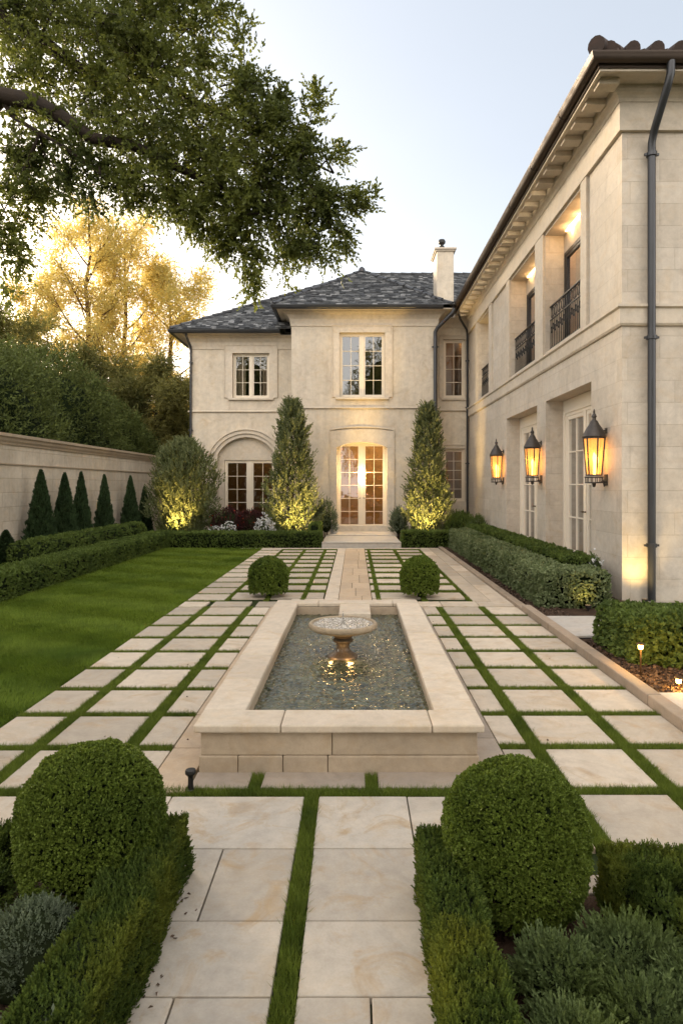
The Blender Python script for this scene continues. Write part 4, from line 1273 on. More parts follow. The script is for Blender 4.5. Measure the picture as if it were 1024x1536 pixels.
# ------------------------------------------------------------------ wall lanterns
def lantern(loc, label):
    e = empty('wall_lantern', loc, label=label, cat='lantern', group='lanterns along the limestone wing')
    x, y, z = loc     # loc: lamp axis at bottom
    H = .17
    hd = MB(); n = 6
    # hood: hexagonal flared roof
    prof = [(.165, .70), (.170, .715), (.150, .76), (.115, .83), (.075, .89), (.055, .93), (.05, .945), (.032, .955), (.026, .99), (.04, 1.005), (.03, 1.03), (.012, 1.055), (.018, 1.075), (.004, 1.12)]
    hd.lathe([(.14, .70)] + prof, (x, y, z), 12); hd.build('hood', M['lamp_metal'], e, smooth=True)
    cg = MB()
    for k in range(n):
        t = 2*math.pi*(k+.5)/n
        cg.tube([(x+.150*math.cos(t), y+.150*math.sin(t), z+.70), (x+.105*math.cos(t), y+.105*math.sin(t), z+.14)], .0115, 6)
    ring = lambda r_, zz: cg.tube([(x+r_*math.cos(t), y+r_*math.sin(t), z+zz) for t in np.linspace(0, 2*math.pi, 25)], .011, 6)
    ring(.150, .69); ring(.108, .15); ring(.125, .12); ring(.12, .04)
    for k in range(n*2):
        t = 2*math.pi*k/(n*2); cg.tube([(x+.122*math.cos(t), y+.122*math.sin(t), z+.12), (x+.118*math.cos(t), y+.118*math.sin(t), z+.04)], .006, 5)
    cg.lathe([(.0, .03), (.11, .035), (.11, .05), (.0, .05)], (x, y, z), 18)
    cg.lathe([(.0, -.03), (.02, -.02), (.03, .03), (.0, .03)], (x, y, z), 12)
    cg.build('cage', M['lamp_metal'], e, smooth=True)
    br = MB()
    br.tube([(x+.03, y, z+.80), (XW, y, z+.80)], .012, 8); br.box(XW-.012, XW+.0, y-.035, y+.035, z+.76, z+.84)
    br.build('bracket', M['lamp_metal'], e)
    br = MB(); br.tube([(x+.10, y, z+.05), (XW-.0, y, z+.05)], .012, 8)
    br.box(XW-.012, XW+.0, y-.06, y+.06, z+.0, z+.16); br.tube([(x+.12, y, z+.12), (x+.15, y, z-.02), (XW-.01, y, z+.02)], .009, 6)
    br.build('bracket', M['lamp_metal'], e)
    gl = MB()
    vs = []
    for k in range(n):
        t = 2*math.pi*(k+.5)/n; vs += [(x+.142*math.cos(t), y+.142*math.sin(t), z+.69), (x+.098*math.cos(t), y+.098*math.sin(t), z+.155)]
    gl.add(vs, [(2*k, 2*k+1, 2*((k+1) % n)+1, 2*((k+1) % n)) for k in range(n)]); gl.build('glass', M['lamp_frost'], e, recalc=False)
    bl = MB()
    for (dx, dy, hh) in ((0, 0, .0), (.03, .035, -.02), (.03, -.035, -.03)):
        bl.lathe([(.014, .15), (.014, .34+hh), (.020, .36+hh), (.024, .41+hh), (.012, .47+hh), (0, .49+hh)], (x+dx, y+dy, z), 10)
    bl.build('bulb', M['candle'], e, smooth=True)
    point('lantern_light', (x, y, z+.42), 2.6, (1, .55, .20), .07, e)
    return e
m, nt, N_, L_, P_ = new_mat('amber lamp glass frosted')
t_ = N_.new("ShaderNodeBsdfTransparent"); t_.inputs[0].default_value = (1, .86, .62, 1)
e_ = N_.new("ShaderNodeEmission"); e_.inputs[0].default_value = (1.0, .42, .10, 1); e_.inputs[1].default_value = .22
tr = N_.new("ShaderNodeBsdfTranslucent"); tr.inputs[0].default_value = (.30, .17, .06, 1)
ad = N_.new("ShaderNodeAddShader"); L_.new(tr.outputs[0], ad.inputs[0]); L_.new(e_.outputs[0], ad.inputs[1])
x_ = N_.new("ShaderNodeMixShader"); x_.inputs[0].default_value = .55; L_.new(t_.outputs[0], x_.inputs[1]); L_.new(ad.outputs[0], x_.inputs[2])
L_.new(x_.outputs[0], N_["Material Output"].inputs[0])
M['lamp_frost'] = m
M['candle'] = emit('candle bulb', (1.0, .55, .16), 2.2)
lantern((3.50, 9.40, 1.60), 'largest and nearest wall lantern, by the stone corner of the wing')
lantern((3.50, 12.68, 1.64), 'middle wall lantern on the stone pier between the two tall door recesses')
lantern((3.50, 15.9, 1.64), 'smallest and farthest wall lantern, beyond the far door recess')

# ------------------------------------------------------------------ garden wall on the left
gw = empty('garden_wall', (-7, 12, 0), label='tall stone garden wall with moulded coping behind the cypresses', cat='wall')
b = MB(); b.box(-7.35, -7.0, -2, 23.5, -.05, 2.42); b.build('wall', M['wall_stone'], gw)
b = MB(); pth = [(-7.0, 23.5), (-7.0, -2)]      # travel -Y: right is -X, so flip: outward +X needs travel +Y
pth = [(-7.0, -2), (-7.0, 23.5)]
b.molding(pth, [(-.4, 2.421), (.03, 2.421), (.04, 2.46), (.07, 2.50), (.085, 2.55), (.12, 2.58), (.12, 2.64), (-.4, 2.67)], r=.5)
b.molding(pth, [(-.02, 2.02), (.03, 2.02), (.03, 2.045), (-.02, 2.045)], r=.5)
b.build('coping', M['poolwall'], gw)

# ------------------------------------------------------------------ hedges
hedge('hedge', [(-5.38, -4.78, 2.0, 16.95, 0, .40), (-4.79, -.85, 16.35, 16.95, 0, .40)], 150000, .036, M['hedge'], 'long clipped low hedge edging the lawn and turning along its far end', rnd=.07, lumpy=.02)
hedge('hedge', [(-6.15, -5.65, 11.2, 17.6, 0, .62)], 36000, .04, M['hedge'], 'short rounded hedge behind the lawn hedge, in front of the cypresses', rnd=.22, lumpy=.03)
hedge('hedge', [(-1.22, -.92, 17.0, 18.2, 0, .58)], 5000, .04, M['hedge'], 'small boxy hedge block left of the landing', rnd=.05)
hedge('hedge', [(1.20, 2.66, 16.4, 16.95, 0, .42)], 16000, .036, M['hedge'], 'low clipped hedge right of the landing, in front of the tree', rnd=.06)
hedge('hedge', [(2.38, 2.92, 8.25, 16.4, 0, .50), (2.38, 3.32, 8.25, 8.95, 0, .50)], 110000, .034, M['hedge_pale'], 'long pale leaved hedge along the wing, turning towards its corner', rnd=.08, lumpy=.03, depth=.05)
hedge('hedge', [(3.05, 3.55, 9.35, 17.6, 0, .56)], 60000, .034, M['hedge'], 'darker hedge under the glass doors of the wing', rnd=.08, lumpy=.03, depth=.05)
def shear(V):
    V = V.copy(); V[:, 1] -= (V[:, 0]-2.45)*.42; return V
hedge('hedge', [(2.43, 6.2, 5.66, 6.5, 0, .44)], 80000, .042, M['hedge_near'] if 'hedge_near' in M else M['hedge'], 'loose glossy hedge in the mulch bed by the nearest corner, with path lights', rnd=.12, lumpy=.05, depth=.07, W=.34, Tf=shear)

# ------------------------------------------------------------------ clipped boxwood balls
def dome(name, c, r, h, n, leaf, mat, label, group=None, cat='topiary', base=.12, flat=1.0, depth=.02, lum=.016, tuck=.45):
    """clipped dome: upper half ellipsoid, slightly tucked in towards the ground"""
    d = rvec(n // 9 * 2)
    d = d[d[:, 2] > -.72][:n // 9]
    zc = h * .52
    hz = np.maximum(np.hypot(d[:, 0], d[:, 1]), .05)
    sq = np.where(d[:, 2] < 0, hz**(tuck-1), 1 + .10*np.abs(d[:, 2])*(1-np.abs(d[:, 2])))
    P = np.column_stack([c[0] + r*d[:, 0]*sq, c[1] + r*d[:, 1]*sq, zc + (h-zc)*d[:, 2]*np.where(d[:, 2] > 0, 1, 1.15)])
    P += d * (lump(P, 16)[:, None]*lum*.7 + lump(P, 60, 4)[:, None]*lum*.6 - rng.random((len(P), 1))**1.5*depth*1.2)
    P[:, 2] = np.maximum(P[:, 2], .02)
    rt = np.clip(np.repeat(rng.random(len(P)), 9)*.7 + rng.random(len(P)*9)*.3, 0, 1)
    P = np.repeat(P, 9, axis=0) + rng.normal(size=(len(P)*9, 3))*leaf*.25; d = np.repeat(d, 9, axis=0)
    D = unit(d*.6 + rvec(len(P))*.75 + np.array([0, 0, .3]))
    S = leaf*rng.uniform(.7, 1.25, len(P))
    V = leaf_arrays(P - D*(S*.4)[:, None], D, S, .32)
    core = sphere_core((c[0], c[1], zc), (r-depth-.012, r-depth-.012, h-zc-depth-.012), 28, 16, .0, .02)
    core.tube([(c[0], c[1], 0), (c[0], c[1], zc)], .03, 8)
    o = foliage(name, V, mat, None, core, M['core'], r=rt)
    return tag(o, label, cat, group)
dome('boxwood_ball', (-1.01, 2.47), .272, .60, 180000, .0092, M['box'], 'large boxwood dome beside the black path light, left foreground bed', 'clipped boxwood balls')
dome('boxwood_ball', (.60, 2.41), .270, .558, 180000, .0092, M['box'], 'large boxwood dome in the right foreground bed', 'clipped boxwood balls')
dome('boxwood_ball', (-1.235, 9.2), .280, .575, 22000, .026, M['box'], 'small clipped boxwood ball standing on the paving, left behind the pool', 'clipped boxwood balls', lum=.01, tuck=.2)
dome('boxwood_ball', (.925, 9.15), .272, .59, 22000, .026, M['box'], 'small clipped boxwood ball standing on the paving, right behind the pool', 'clipped boxwood balls', lum=.01, tuck=.2)

# ------------------------------------------------------------------ foreground bed hedges of sprigs
def sprig_hedge(boxes, n, label, length=.032, leaf=.0112, nl=15, rnd=.05, mat=None, name='hedge', cat='hedge', lum=.018, upw=.7, W=.28, spread=1.0, Tf=None):
    P, Nn = rounded_samples(boxes, n, rnd)
    P = P + Nn*(lump(P, 9)[:, None]*lum + lump(P, 31, 5)[:, None]*lum*.5 - .02 - rng.random((len(P), 1))*.02)
    D = unit(Nn*.55 + np.array([0, 0, upw]) + rvec(len(P))*.35)
    V, r = sprig_leaves(P - D*.02, D, length, nl, leaf, spread, W)
    core = MB()
    for b in boxes: core.box(b[0]+.045, b[1]-.045, b[2]+.045, b[3]-.045, b[4], b[5]-.05)
    if Tf:
        V = Tf(V.reshape(-1, 3)).reshape(V.shape); core.v = [tuple(x) for x in Tf(np.array(core.v))]
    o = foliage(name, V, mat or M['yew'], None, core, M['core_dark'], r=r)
    return tag(o, label, cat)
def shL(V):
    V = V.copy(); return V
sprig_hedge([(-.905, -.652, .9, 2.665, 0, .282)], 13000, 'clipped yew hedge along the left edge of the front path')
sprig_hedge([(-2.3, -1.33, 2.42, 2.64, 0, .27)], 4500, 'short yew hedge at the far left, behind the grey shrub')
sprig_hedge([(.218, .445, .9, 2.565, 0, .275)], 13000, 'clipped yew hedge along the right edge of the front path')
sprig_hedge([(.90, 2.3, 2.25, 2.47, 0, .262)], 8500, 'yew hedge running right behind the juniper bed')
def diag(V):
    V = V.copy(); V[:, 0] += (2.3 - V[:, 1])*.22; return V
sprig_hedge([(.98, 1.12, 1.2, 2.32, 0, .22)], 2600, 'narrow golden tipped yew row slanting across the right bed', Tf=diag)

def mound(name, c, r, h, n, label, mat, length=.09, leaf=.02, nl=18, W=.2, spread=.7, cat='shrub', group=None, upw=.6, stem=True, lum=.15, core_k=.8, flowers=None, fn=0, droop=0.0, low=-.35):
    """loose shrub: sprigs leaving a lumpy ellipsoid"""
    d = rvec(n*3); d = d[d[:, 2] > low][:n]
    k = 1 + lump(d*3 + np.array([c[0], c[1], 0])*3, 1.6, 2)*lum
    k = k * (1 - rng.random(len(d))**2*.25)
    zc = h*.45
    P = np.column_stack([c[0] + r*d[:, 0]*k, c[1] + r*d[:, 1]*k, zc + (h-zc)*d[:, 2]*k])
    P[:, 2] = np.maximum(P[:, 2], .01)
    D = unit(d*.7 + np.array([0, 0, upw]) + rvec(len(P))*.35)
    P = P - D*length*.7
    V, rr_ = sprig_leaves(P, D, length, nl, leaf, spread, W, droop)
    core = sphere_core((c[0], c[1], zc), (r*core_k, r*core_k, (h-zc)*core_k), 16, 10, 0.0, .1)
    e = empty(name, (c[0], c[1], 0), label=label, cat=cat, group=group)
    foliage('foliage', V, mat, e, core, M['core_dark'], r=rr_)
    if stem:
        b = MB()
        for i in range(7):
            a = random.uniform(0, 6.28); q = r*.5
            b.tube([(c[0]+.02*math.cos(a), c[1]+.02*math.sin(a), 0), (c[0]+q*.4*math.cos(a), c[1]+q*.4*math.sin(a), h*.25), (c[0]+q*math.cos(a), c[1]+q*math.sin(a), h*.6)], [.012*max(1, r*2), .009*max(1, r*2), .004], 6)
        b.build('stem', M['bark'], e, smooth=True)
    if flowers:
        d = rvec(fn*3); d = d[d[:, 2] > -.1][:fn]
        q_ = rng.uniform(.75, 1.25, len(d))*(1 + lump(d*5, 1.5)*.25)
        C = np.column_stack([c[0] + r*q_*d[:, 0], c[1] + r*q_*d[:, 1], zc + (h-zc)*q_*d[:, 2]])
        C = np.repeat(C, 5, axis=0); D2 = unit(rvec(len(C)) + np.repeat(d, 5, axis=0)*.7)
        foliage('flowers', leaf_arrays(C, D2, .035*rng.uniform(.7, 1.2, len(C)), .38, .4), flowers, e)['kind'] = 'stuff'
    return e
# right bed: junipers, individually planted
jun = [(.63, 1.98), (.86, 2.06), (.60, 1.72), (.82, 1.80), (1.06, 1.86), (.58, 1.46), (.80, 1.52), (1.03, 1.60), (1.26, 1.66), (.57, 1.22), (.78, 1.25), (1.02, 1.32), (1.27, 1.38), (1.22, 1.12), (1.50, 1.45)]
words = ['directly in front of the boxwood dome, left of its row', 'at the back of the bed, touching the dome on its right side', 'beside the path hedge, second row from the dome', 'in the bed centre, second row from the dome',
         'at the right of the second row, by the slanting golden yew', 'beside the path hedge, third row from the dome', 'in the centre of the third row from the dome', 'right of centre in the third row from the dome',
         'against the slanting golden yew, third row from the dome', 'beside the path hedge at the bottom of the picture', 'in the bed centre at the bottom of the picture', 'right of centre near the bottom of the picture',
         'far right, fourth row from the dome', 'near the bottom right corner', 'beyond the slanting golden yew at the right edge']
for (x, y), wd in zip(jun, words):
    x += random.uniform(-.02, .02); y += random.uniform(-.02, .02)
    mound('juniper_shrub', (x, y), random.uniform(.135, .16), random.uniform(.16, .22), 560, 'juniper ' + wd, M['juniper'], .070, .017, 20, .22, .9, group='juniper shrubs filling the right front bed', lum=.28, upw=.35, stem=False, core_k=.62)
# left bed
mound('round_shrub', (-1.03, 2.03), .155, .27, 1500, 'round grey green shrub in front of the left boxwood dome', M['grey_shrub'], .035, .010, 12, .25, .9, lum=.06, core_k=.86)
mound('leafy_shrub', (-.83, 1.62), .13, .20, 260, 'broad leaved sage green shrub in the bottom left corner', M['grey_shrub'], .08, .026, 16, .2, .75, lum=.2, core_k=.6)
mound('leafy_shrub', (-.99, 1.45), .13, .18, 200, 'low sage green shrub at the very bottom left edge', M['grey_shrub'], .08, .026, 16, .2, .75, lum=.2, core_k=.6)
mound('small_shrub', (-.865, 2.10), .075, .20, 260, 'small upright grey shrub between the left dome and the path hedge', M['grey_shrub'], .06, .013, 14, .25, .8, lum=.2, core_k=.5)
mound('small_shrub', (-.87, 1.90), .07, .16, 220, 'lower grey shrub on the bare soil beside the path hedge', M['grey_shrub'], .05, .012, 14, .25, .8, lum=.2, core_k=.5)
mound('small_shrub', (-1.36, 2.34), .12, .24, 260, 'dark green shrub beside the left dome at the picture edge', M['yew'], .06, .013, 14, .25, .8, lum=.2, core_k=.6)

# ------------------------------------------------------------------ cypresses
def cypress_mesh(h, r):
    n = 15000
    t = rng.random(n)**1.25
    rr_ = r*np.minimum(1, (1-t)**.78*1.12)*np.minimum(1, .72+t*2.2)
    a = rng.uniform(0, 2*np.pi, n)
    lu = 1 + .16*np.sin(a*5 + t*26) + .12*np.sin(a*9 - t*41) + .08*np.sin(a*4 - t*60)
    k = (1 - rng.random(n)**2*.35)*lu
    P = np.column_stack([rr_*k*np.cos(a), rr_*k*np.sin(a), .04 + t*(h-.10)])
    out = np.column_stack([np.cos(a), np.sin(a), np.zeros(n)])
    D = unit(out*.45 + np.array([0, 0, 1.0]) + rvec(n)*.35)
    V = leaf_arrays(P, D, .085*rng.uniform(.6, 1.2, n)*(1.15-.5*t), .17)
    core = MB(); core.lathe([(r*.5, .03), (r*.72, .25*h), (r*.6, .5*h), (r*.32, .8*h), (.01, h*.94)], (0, 0, 0), 14)
    return V, core
V, core = cypress_mesh(1.95, .29)
cyp = None
spots = [(-6.55, 13.4, 1.0, 1.0, 'nearest full cypress of the row by the stone wall, the largest'),
         (-6.55, 14.5, .98, .92, 'left cypress of the close pair against the stone wall'),
         (-6.50, 15.25, 1.0, .84, 'right cypress of the close pair against the stone wall'),
         (-6.55, 16.8, .98, .82, 'cypress standing alone between the close pair and the far two'),
         (-6.55, 18.75, .98, .88, 'fifth cypress of the row, left one of the far two'),
         (-6.55, 20.0, .82, .74, 'smallest and last cypress, at the far end of the stone wall'),
         (-6.52, 12.0, .40, .85, 'low young cypress cut off by the left picture edge')]
for i, (x, y, sz, sr, lab) in enumerate(spots):
    e = empty('cypress', (x, y, 0), label=lab, cat='cypress', group='cypresses along the stone wall')
    if i == 0:
        fo = foliage('crown', V, M['cypress'], None, core, M['core']); tm = MB(); tm.tube([(0, 0, -.02), (0, 0, .5)], [.035, .02], 8); tr = tm.build('trunk', M['bark'])
        fo.parent = e; tr.parent = e; cyp = (fo, tr)
    else:
        for s in cyp:
            c2 = s.copy(); COL.objects.link(c2); c2.parent = e
    e.scale = (sr, sr, sz); e.rotation_euler.z = i*1.3

# ------------------------------------------------------------------ column trees and shrubs by the house
def column_tree(name, x, y, h, r, n, label, mat, prof, group=None, leaf=.082, z0=.1, nl=11, cat='tree', length=.26):
    t = rng.random(n)
    a = rng.uniform(0, 2*np.pi, n)
    rp = np.interp(t, [p[0] for p in prof], [p[1] for p in prof])*r
    lu = 1 + .13*np.sin(a*3 + t*11) + .12*np.sin(a*5 - t*23 + 1)
    k = np.sqrt(rng.uniform(.12, 1, n))*lu
    P = np.column_stack([x + rp*k*np.cos(a), y + rp*k*np.sin(a), z0 + t*(h-z0-.22)])
    out = np.column_stack([np.cos(a), np.sin(a), np.zeros(n)])
    D = unit(out*.45 + np.array([0, 0, .85]) + rvec(n)*.35)
    V, rr_ = sprig_leaves(P - D*.08, D, length, nl, leaf, .85, .23)
    e = empty(name, (x, y, 0), label=label, cat=cat, group=group)
    foliage('crown', V, mat, e, r=rr_)
    b = MB()
    b.tube([(x, y, -.02), (x+.02, y, h*.4), (x-.01, y, h*.85)], [.05, .035, .01], 8)
    for i in range(26):
        zz = random.uniform(.25, h*.8); aa = random.uniform(0, 6.28); L = r*.75*np.interp(zz/h, [p[0] for p in prof], [p[1] for p in prof])
        b.tube([(x, y, zz), (x+L*.5*math.cos(aa), y+L*.5*math.sin(aa), zz+.18), (x+L*math.cos(aa), y+L*math.sin(aa), zz+.5)], [.014, .010, .004], 5)
    b.build('trunk', M['bark'], e, smooth=True)
    return e
prof_c = [(0, .82), (.12, 1.0), (.28, .95), (.45, .72), (.62, .58), (.82, .46), (.93, .32), (1, .12)]
TY = 18.6
column_tree('column_tree', PX(438, TY), TY, PZ(592, TY), .84, 2200, 'tall columnar tree lit from below, left of the glass doors', M['olive'], prof_c, 'columnar trees flanking the doors')
column_tree('column_tree', PX(641, TY), TY, PZ(598, TY), .70, 1900, 'tall columnar tree lit from below, right of the glass doors', M['olive'], prof_c, 'columnar trees flanking the doors')
bx, by = PX(276, 19.3), 19.3
column_tree('corner_tree', bx, by, PZ(652, 19.3), 1.0, 2600, 'bushy small tree glowing from an uplight in the corner by the garden wall', M['olive'], [(0, .75), (.2, .95), (.5, 1.0), (.75, .85), (.92, .5), (1, .2)])
# uplights as fixtures with their own lamps
def uplight(x, y, target, e, label, ang=75, z=.08, group='small uplights in the beds', power_col=(1, .66, .22)):
    f = empty('uplight', (x, y, 0), label=label, cat='uplight', group=group)
    b = MB(); b.lathe([(0, 0), (.012, 0), (.012, .03), (.035, .04), (.04, .085), (.034, .085), (.03, .06), (0, .06)], (x, y, 0), 14)
    b.build('housing', M['dark_metal'], f, smooth=True)
    b = MB(); b.lathe([(0, .062), (.029, .062), (.029, .07), (0, .072)], (x, y, 0), 14); b.build('lens', M['led'], f, smooth=True)
    spot('uplight_lamp', (x, y, z + .03), target, e, ang, power_col, .12, f)
    return f
uplight(PX(446, 17.3), 17.25, (PX(441, TY), TY+.0, 1.8), 140, 'uplight at the foot of the left columnar tree')
uplight(PX(478, 17.3), 17.30, (PX(462, TY), TY, 1.5), 65, 'second uplight near the landing, left columnar tree')
uplight(PX(634, 17.3), 17.25, (PX(638, TY), TY+.0, 1.8), 140, 'uplight at the foot of the right columnar tree')
uplight(bx+.05, 17.95, (bx+.05, 19.2, 1.6), 150, 'uplight under the bushy corner tree by the garden wall', 60)
# small shrubs against the house
mound('door_shrub', (PX(489, 19), 19.0), .33, 1.15, 420, 'loose grey green shrub just left of the glass doors', M['grey_shrub'], .16, .05, 12, .22, .8, lum=.15, core_k=.5)
mound('door_shrub', (PX(597, 19), 18.9), .27, .95, 380, 'loose grey green shrub just right of the glass doors', M['grey_shrub'], .16, .05, 12, .22, .8, lum=.15, core_k=.5)
mound('round_bush', (PX(690, 18.2), 18.2), .42, .85, 800, 'round dark green bush in the corner below the downpipe', M['hedge'], .12, .045, 12, .25, .9, lum=.08, core_k=.75)
mound('dwarf_conifer', (PX(716, 17.6), 17.6), .28, .80, 520, 'small pointed bluish conifer at the foot of the wing', M['juniper'], .14, .035, 14, .2, .6, lum=.2, core_k=.55, upw=1.0)
mound('low_shrub', (PX(700, 17.0), 17.05), .3, .42, 400, 'low spreading shrub behind the long pale hedge end', M['juniper'], .12, .035, 12, .2, .7, lum=.2, core_k=.6)
for i, (px_, yy_, rr2, hh, lab) in enumerate([(342, 19.5, .55, .92, 'dark red leaved shrub under the arched window, left one'), (378, 19.6, .50, .86, 'dark red leaved shrub under the arched window, middle one'), (410, 19.7, .40, .80, 'dark red leaved shrub beside the left columnar tree')]):
    mound('red_shrub', (PX(px_, yy_), yy_), rr2, hh, 500, lab, M['red_leaf'] if i < 2 else M['hedge'], .14, .05, 10, .25, .9, lum=.12, core_k=.75, flowers=M['petal_red'], fn=22 if i else 30, group='dark red shrubs below the arched window')
for (px_, yy_, rr2, hh, fn, lab) in [(322, 17.35, .20, .50, 80, 'white flowering plant at the left of the flower drift'), (343, 17.4, .22, .58, 90, 'white flowering plant in the middle of the flower drift'), (397, 17.4, .24, .72, 260, 'upright white flowering shrub by the left columnar tree')]:
    mound('white_flowers', (PX(px_, yy_), yy_), rr2, hh, 90, lab, M['grey_shrub'], .07, .03, 8, .25, .9, cat='flower', lum=.2, core_k=.6, flowers=M['petal_white'], fn=fn)
mound('white_rose', (3.42, 9.15), .12, .62, 60, 'white blooming plant at the near end of the darker wing hedge', M['hedge'], .07, .03, 8, .25, .9, cat='flower', flowers=M['petal_white'], fn=24)
for (y, x) in ((13.3, -4.2),): pass
b = MB(); b.lathe([(0, 0), (.10, 0), (.13, .28), (.12, .28), (.10, .26), (0, .26)], (PX(501, 19.2)+.0, 19.2, .165), 20)
tag(b.build('flower_pot', M['pot'], smooth=True), 'small white flower pot at the left side of the door landing', 'pot')

# lit path lights in the right hedge
def stake_light(x, y, z, label, e=3.0):
    f = empty('garden_light', (x, y, 0), label=label, cat='garden light', group='lit garden lights in the right bed')
    b = MB(); b.tube([(x, y, 0), (x, y, z-.02)], .008, 8); b.lathe([(0, z+.028), (.034, z+.024), (.03, z+.034), (0, z+.045)], (x, y, 0), 16); b.build('stake', M['bronze'], f, smooth=True)
    b = MB(); b.lathe([(0, z-.012), (.016, z-.012), (.019, z+.0), (.019, z+.022), (0, z+.022)], (x, y, 0), 14); b.build('bulb', M['stake_bulb'], f, smooth=True)
    point('garden_lamp', (x, y-.03, z+.0), e, (1, .58, .16), .03, f)
stake_light(PX(960, 5.35), 5.35, PZ(971, 5.35), 'glowing stake light in front of the loose hedge, nearer the wall corner', 1.6)
stake_light(PX(1017, 4.98), 4.98, PZ(1022, 4.98), 'glowing stake light low at the right picture edge', 1.2)
uplight(2.95, 8.12, (2.9, 8.5, .4), 2.0, 'hidden uplight at the near end of the long pale hedge', 100)
uplight(3.86, 8.55, (3.86, 8.86, .9), 9, 'ground uplight washing the stone corner beside the downpipe', 85)

# ------------------------------------------------------------------ trees
def limb(b, pts, r0, r1, n=8):
    k = len(pts); b.tube(pts, [r0 + (r1-r0)*i/(k-1) for i in range(k)], n)
def curve_pts(p, d, L, n=5, up=.15, wob=.12):
    p = Vector(p); d = Vector(d).normalized(); out = [tuple(p)]
    for i in range(n):
        d = (d + Vector((random.gauss(0, wob), random.gauss(0, wob), random.gauss(up, wob)))*.5).normalized()
        p = p + d*L/n; out.append(tuple(p))
    return out, d
def make_tree(name, base, h, spread, label, mat, bark, group=None, n_prim=14, twigs=2600, leaf=.12, nl=8, trunk_r=.22, z_first=.22, density_core=0, fork=1, up=.25, twig_len=.55, sec=5, cat='tree', rise=.45):
    e = empty(name, base, label=label, cat=cat, group=group)
    b = MB(); tips = []
    for fk in range(fork):
        off = (random.uniform(-.12, .12)*spread if fork > 1 else 0)
        tp = [Vector(base)]; k = 9
        for i in range(1, k+1):
            tp.append(Vector((base[0] + off*i/k + random.gauss(0, .05*spread*.3), base[1] + random.gauss(0, .05*spread*.3), base[2] + h*.93*i/k)))
        limb(b, [tuple(q) for q in tp], trunk_r/(1 if fork == 1 else 1.3), trunk_r*.12, 10)
        npz = n_prim//fork
        for i in range(npz):
            f = z_first + (1-z_first)*.95*(i+.5)/npz
            s = f*k; j = min(k-1, int(s)); p = tp[j].lerp(tp[j+1], s-j)
            a = i*2.4 + random.uniform(-.4, .4)
            L = spread*(1.05 - .72*((f-z_first)/(1-z_first))**1.3)*random.uniform(.75, 1.1)
            pts, d = curve_pts(p, (math.cos(a), math.sin(a), rise), L, 6, up)
            limb(b, pts, trunk_r*.32*(1.1-f*.7), trunk_r*.05, 6)
            for s_i in range(sec):
                t0 = random.uniform(.35, 1.0); q = min(5, int(t0*6)); pp = Vector(pts[q]).lerp(Vector(pts[q+1]), t0*6-q if q < 6 else 0)
                a2 = a + random.uniform(-1.3, 1.3)
                pts2, d2 = curve_pts(pp, (math.cos(a2), math.sin(a2), random.uniform(-.1, .7)), L*random.uniform(.25, .5), 4, up)
                limb(b, pts2, trunk_r*.09, trunk_r*.02, 5)
                tips += [Vector(x) for x in pts2[1:]] + [Vector(pts2[-1])]
            tips += [Vector(pts[-1]), Vector(pts[-2])]
        tips.append(tp[-1])
    b.build('trunk', bark, e, smooth=True)
    T = np.array([tuple(t) for t in tips])
    idx = rng.integers(0, len(T), twigs)
    jit = rng.normal(size=(twigs, 3))*spread*.055
    B = T[idx] + jit
    D = unit(rvec(twigs) + unit(jit)*.6 + np.array([0, 0, .1]))
    V, rr_ = sprig_leaves(B, D, twig_len, nl, leaf, .9, .24, .15)
    foliage('crown', V, mat, e, r=rr_)
    return e
G = 'golden backlit trees behind the garden wall'
gy = 31
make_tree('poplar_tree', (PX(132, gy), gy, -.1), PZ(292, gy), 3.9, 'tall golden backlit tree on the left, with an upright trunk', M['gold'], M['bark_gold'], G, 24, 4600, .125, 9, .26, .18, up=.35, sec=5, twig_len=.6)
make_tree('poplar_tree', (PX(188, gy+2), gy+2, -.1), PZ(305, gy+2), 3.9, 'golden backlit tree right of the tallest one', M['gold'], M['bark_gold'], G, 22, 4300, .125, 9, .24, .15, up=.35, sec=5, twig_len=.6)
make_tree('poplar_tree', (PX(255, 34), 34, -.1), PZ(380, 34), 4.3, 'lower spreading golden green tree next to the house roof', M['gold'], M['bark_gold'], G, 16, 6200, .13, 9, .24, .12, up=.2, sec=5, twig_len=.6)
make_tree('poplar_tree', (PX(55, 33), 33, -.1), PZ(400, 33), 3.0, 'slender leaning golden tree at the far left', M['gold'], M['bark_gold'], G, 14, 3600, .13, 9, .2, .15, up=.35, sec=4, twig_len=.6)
make_tree('garden_tree', (PX(15, 27), 27, -.1), PZ(455, 27), 3.2, 'mid green tree at the left picture edge below the golden ones', M['mid'], M['bark'], None, 16, 5200, .12, 9, .22, .1, up=.2, sec=5)
make_tree('garden_tree', (PX(150, 28), 28, -.1), PZ(520, 28), 3.2, 'rounded mid green tree below the tall golden trunks', M['mid'], M['bark'], None, 16, 5600, .12, 9, .22, .1, up=.1, sec=5)
make_tree('garden_tree', (PX(235, 27.5), 27.5, -.1), PZ(545, 27.5), 2.9, 'dense mid green tree close to the left house corner', M['mid'], M['bark'], None, 16, 6200, .12, 9, .22, .06, up=.1, sec=5)

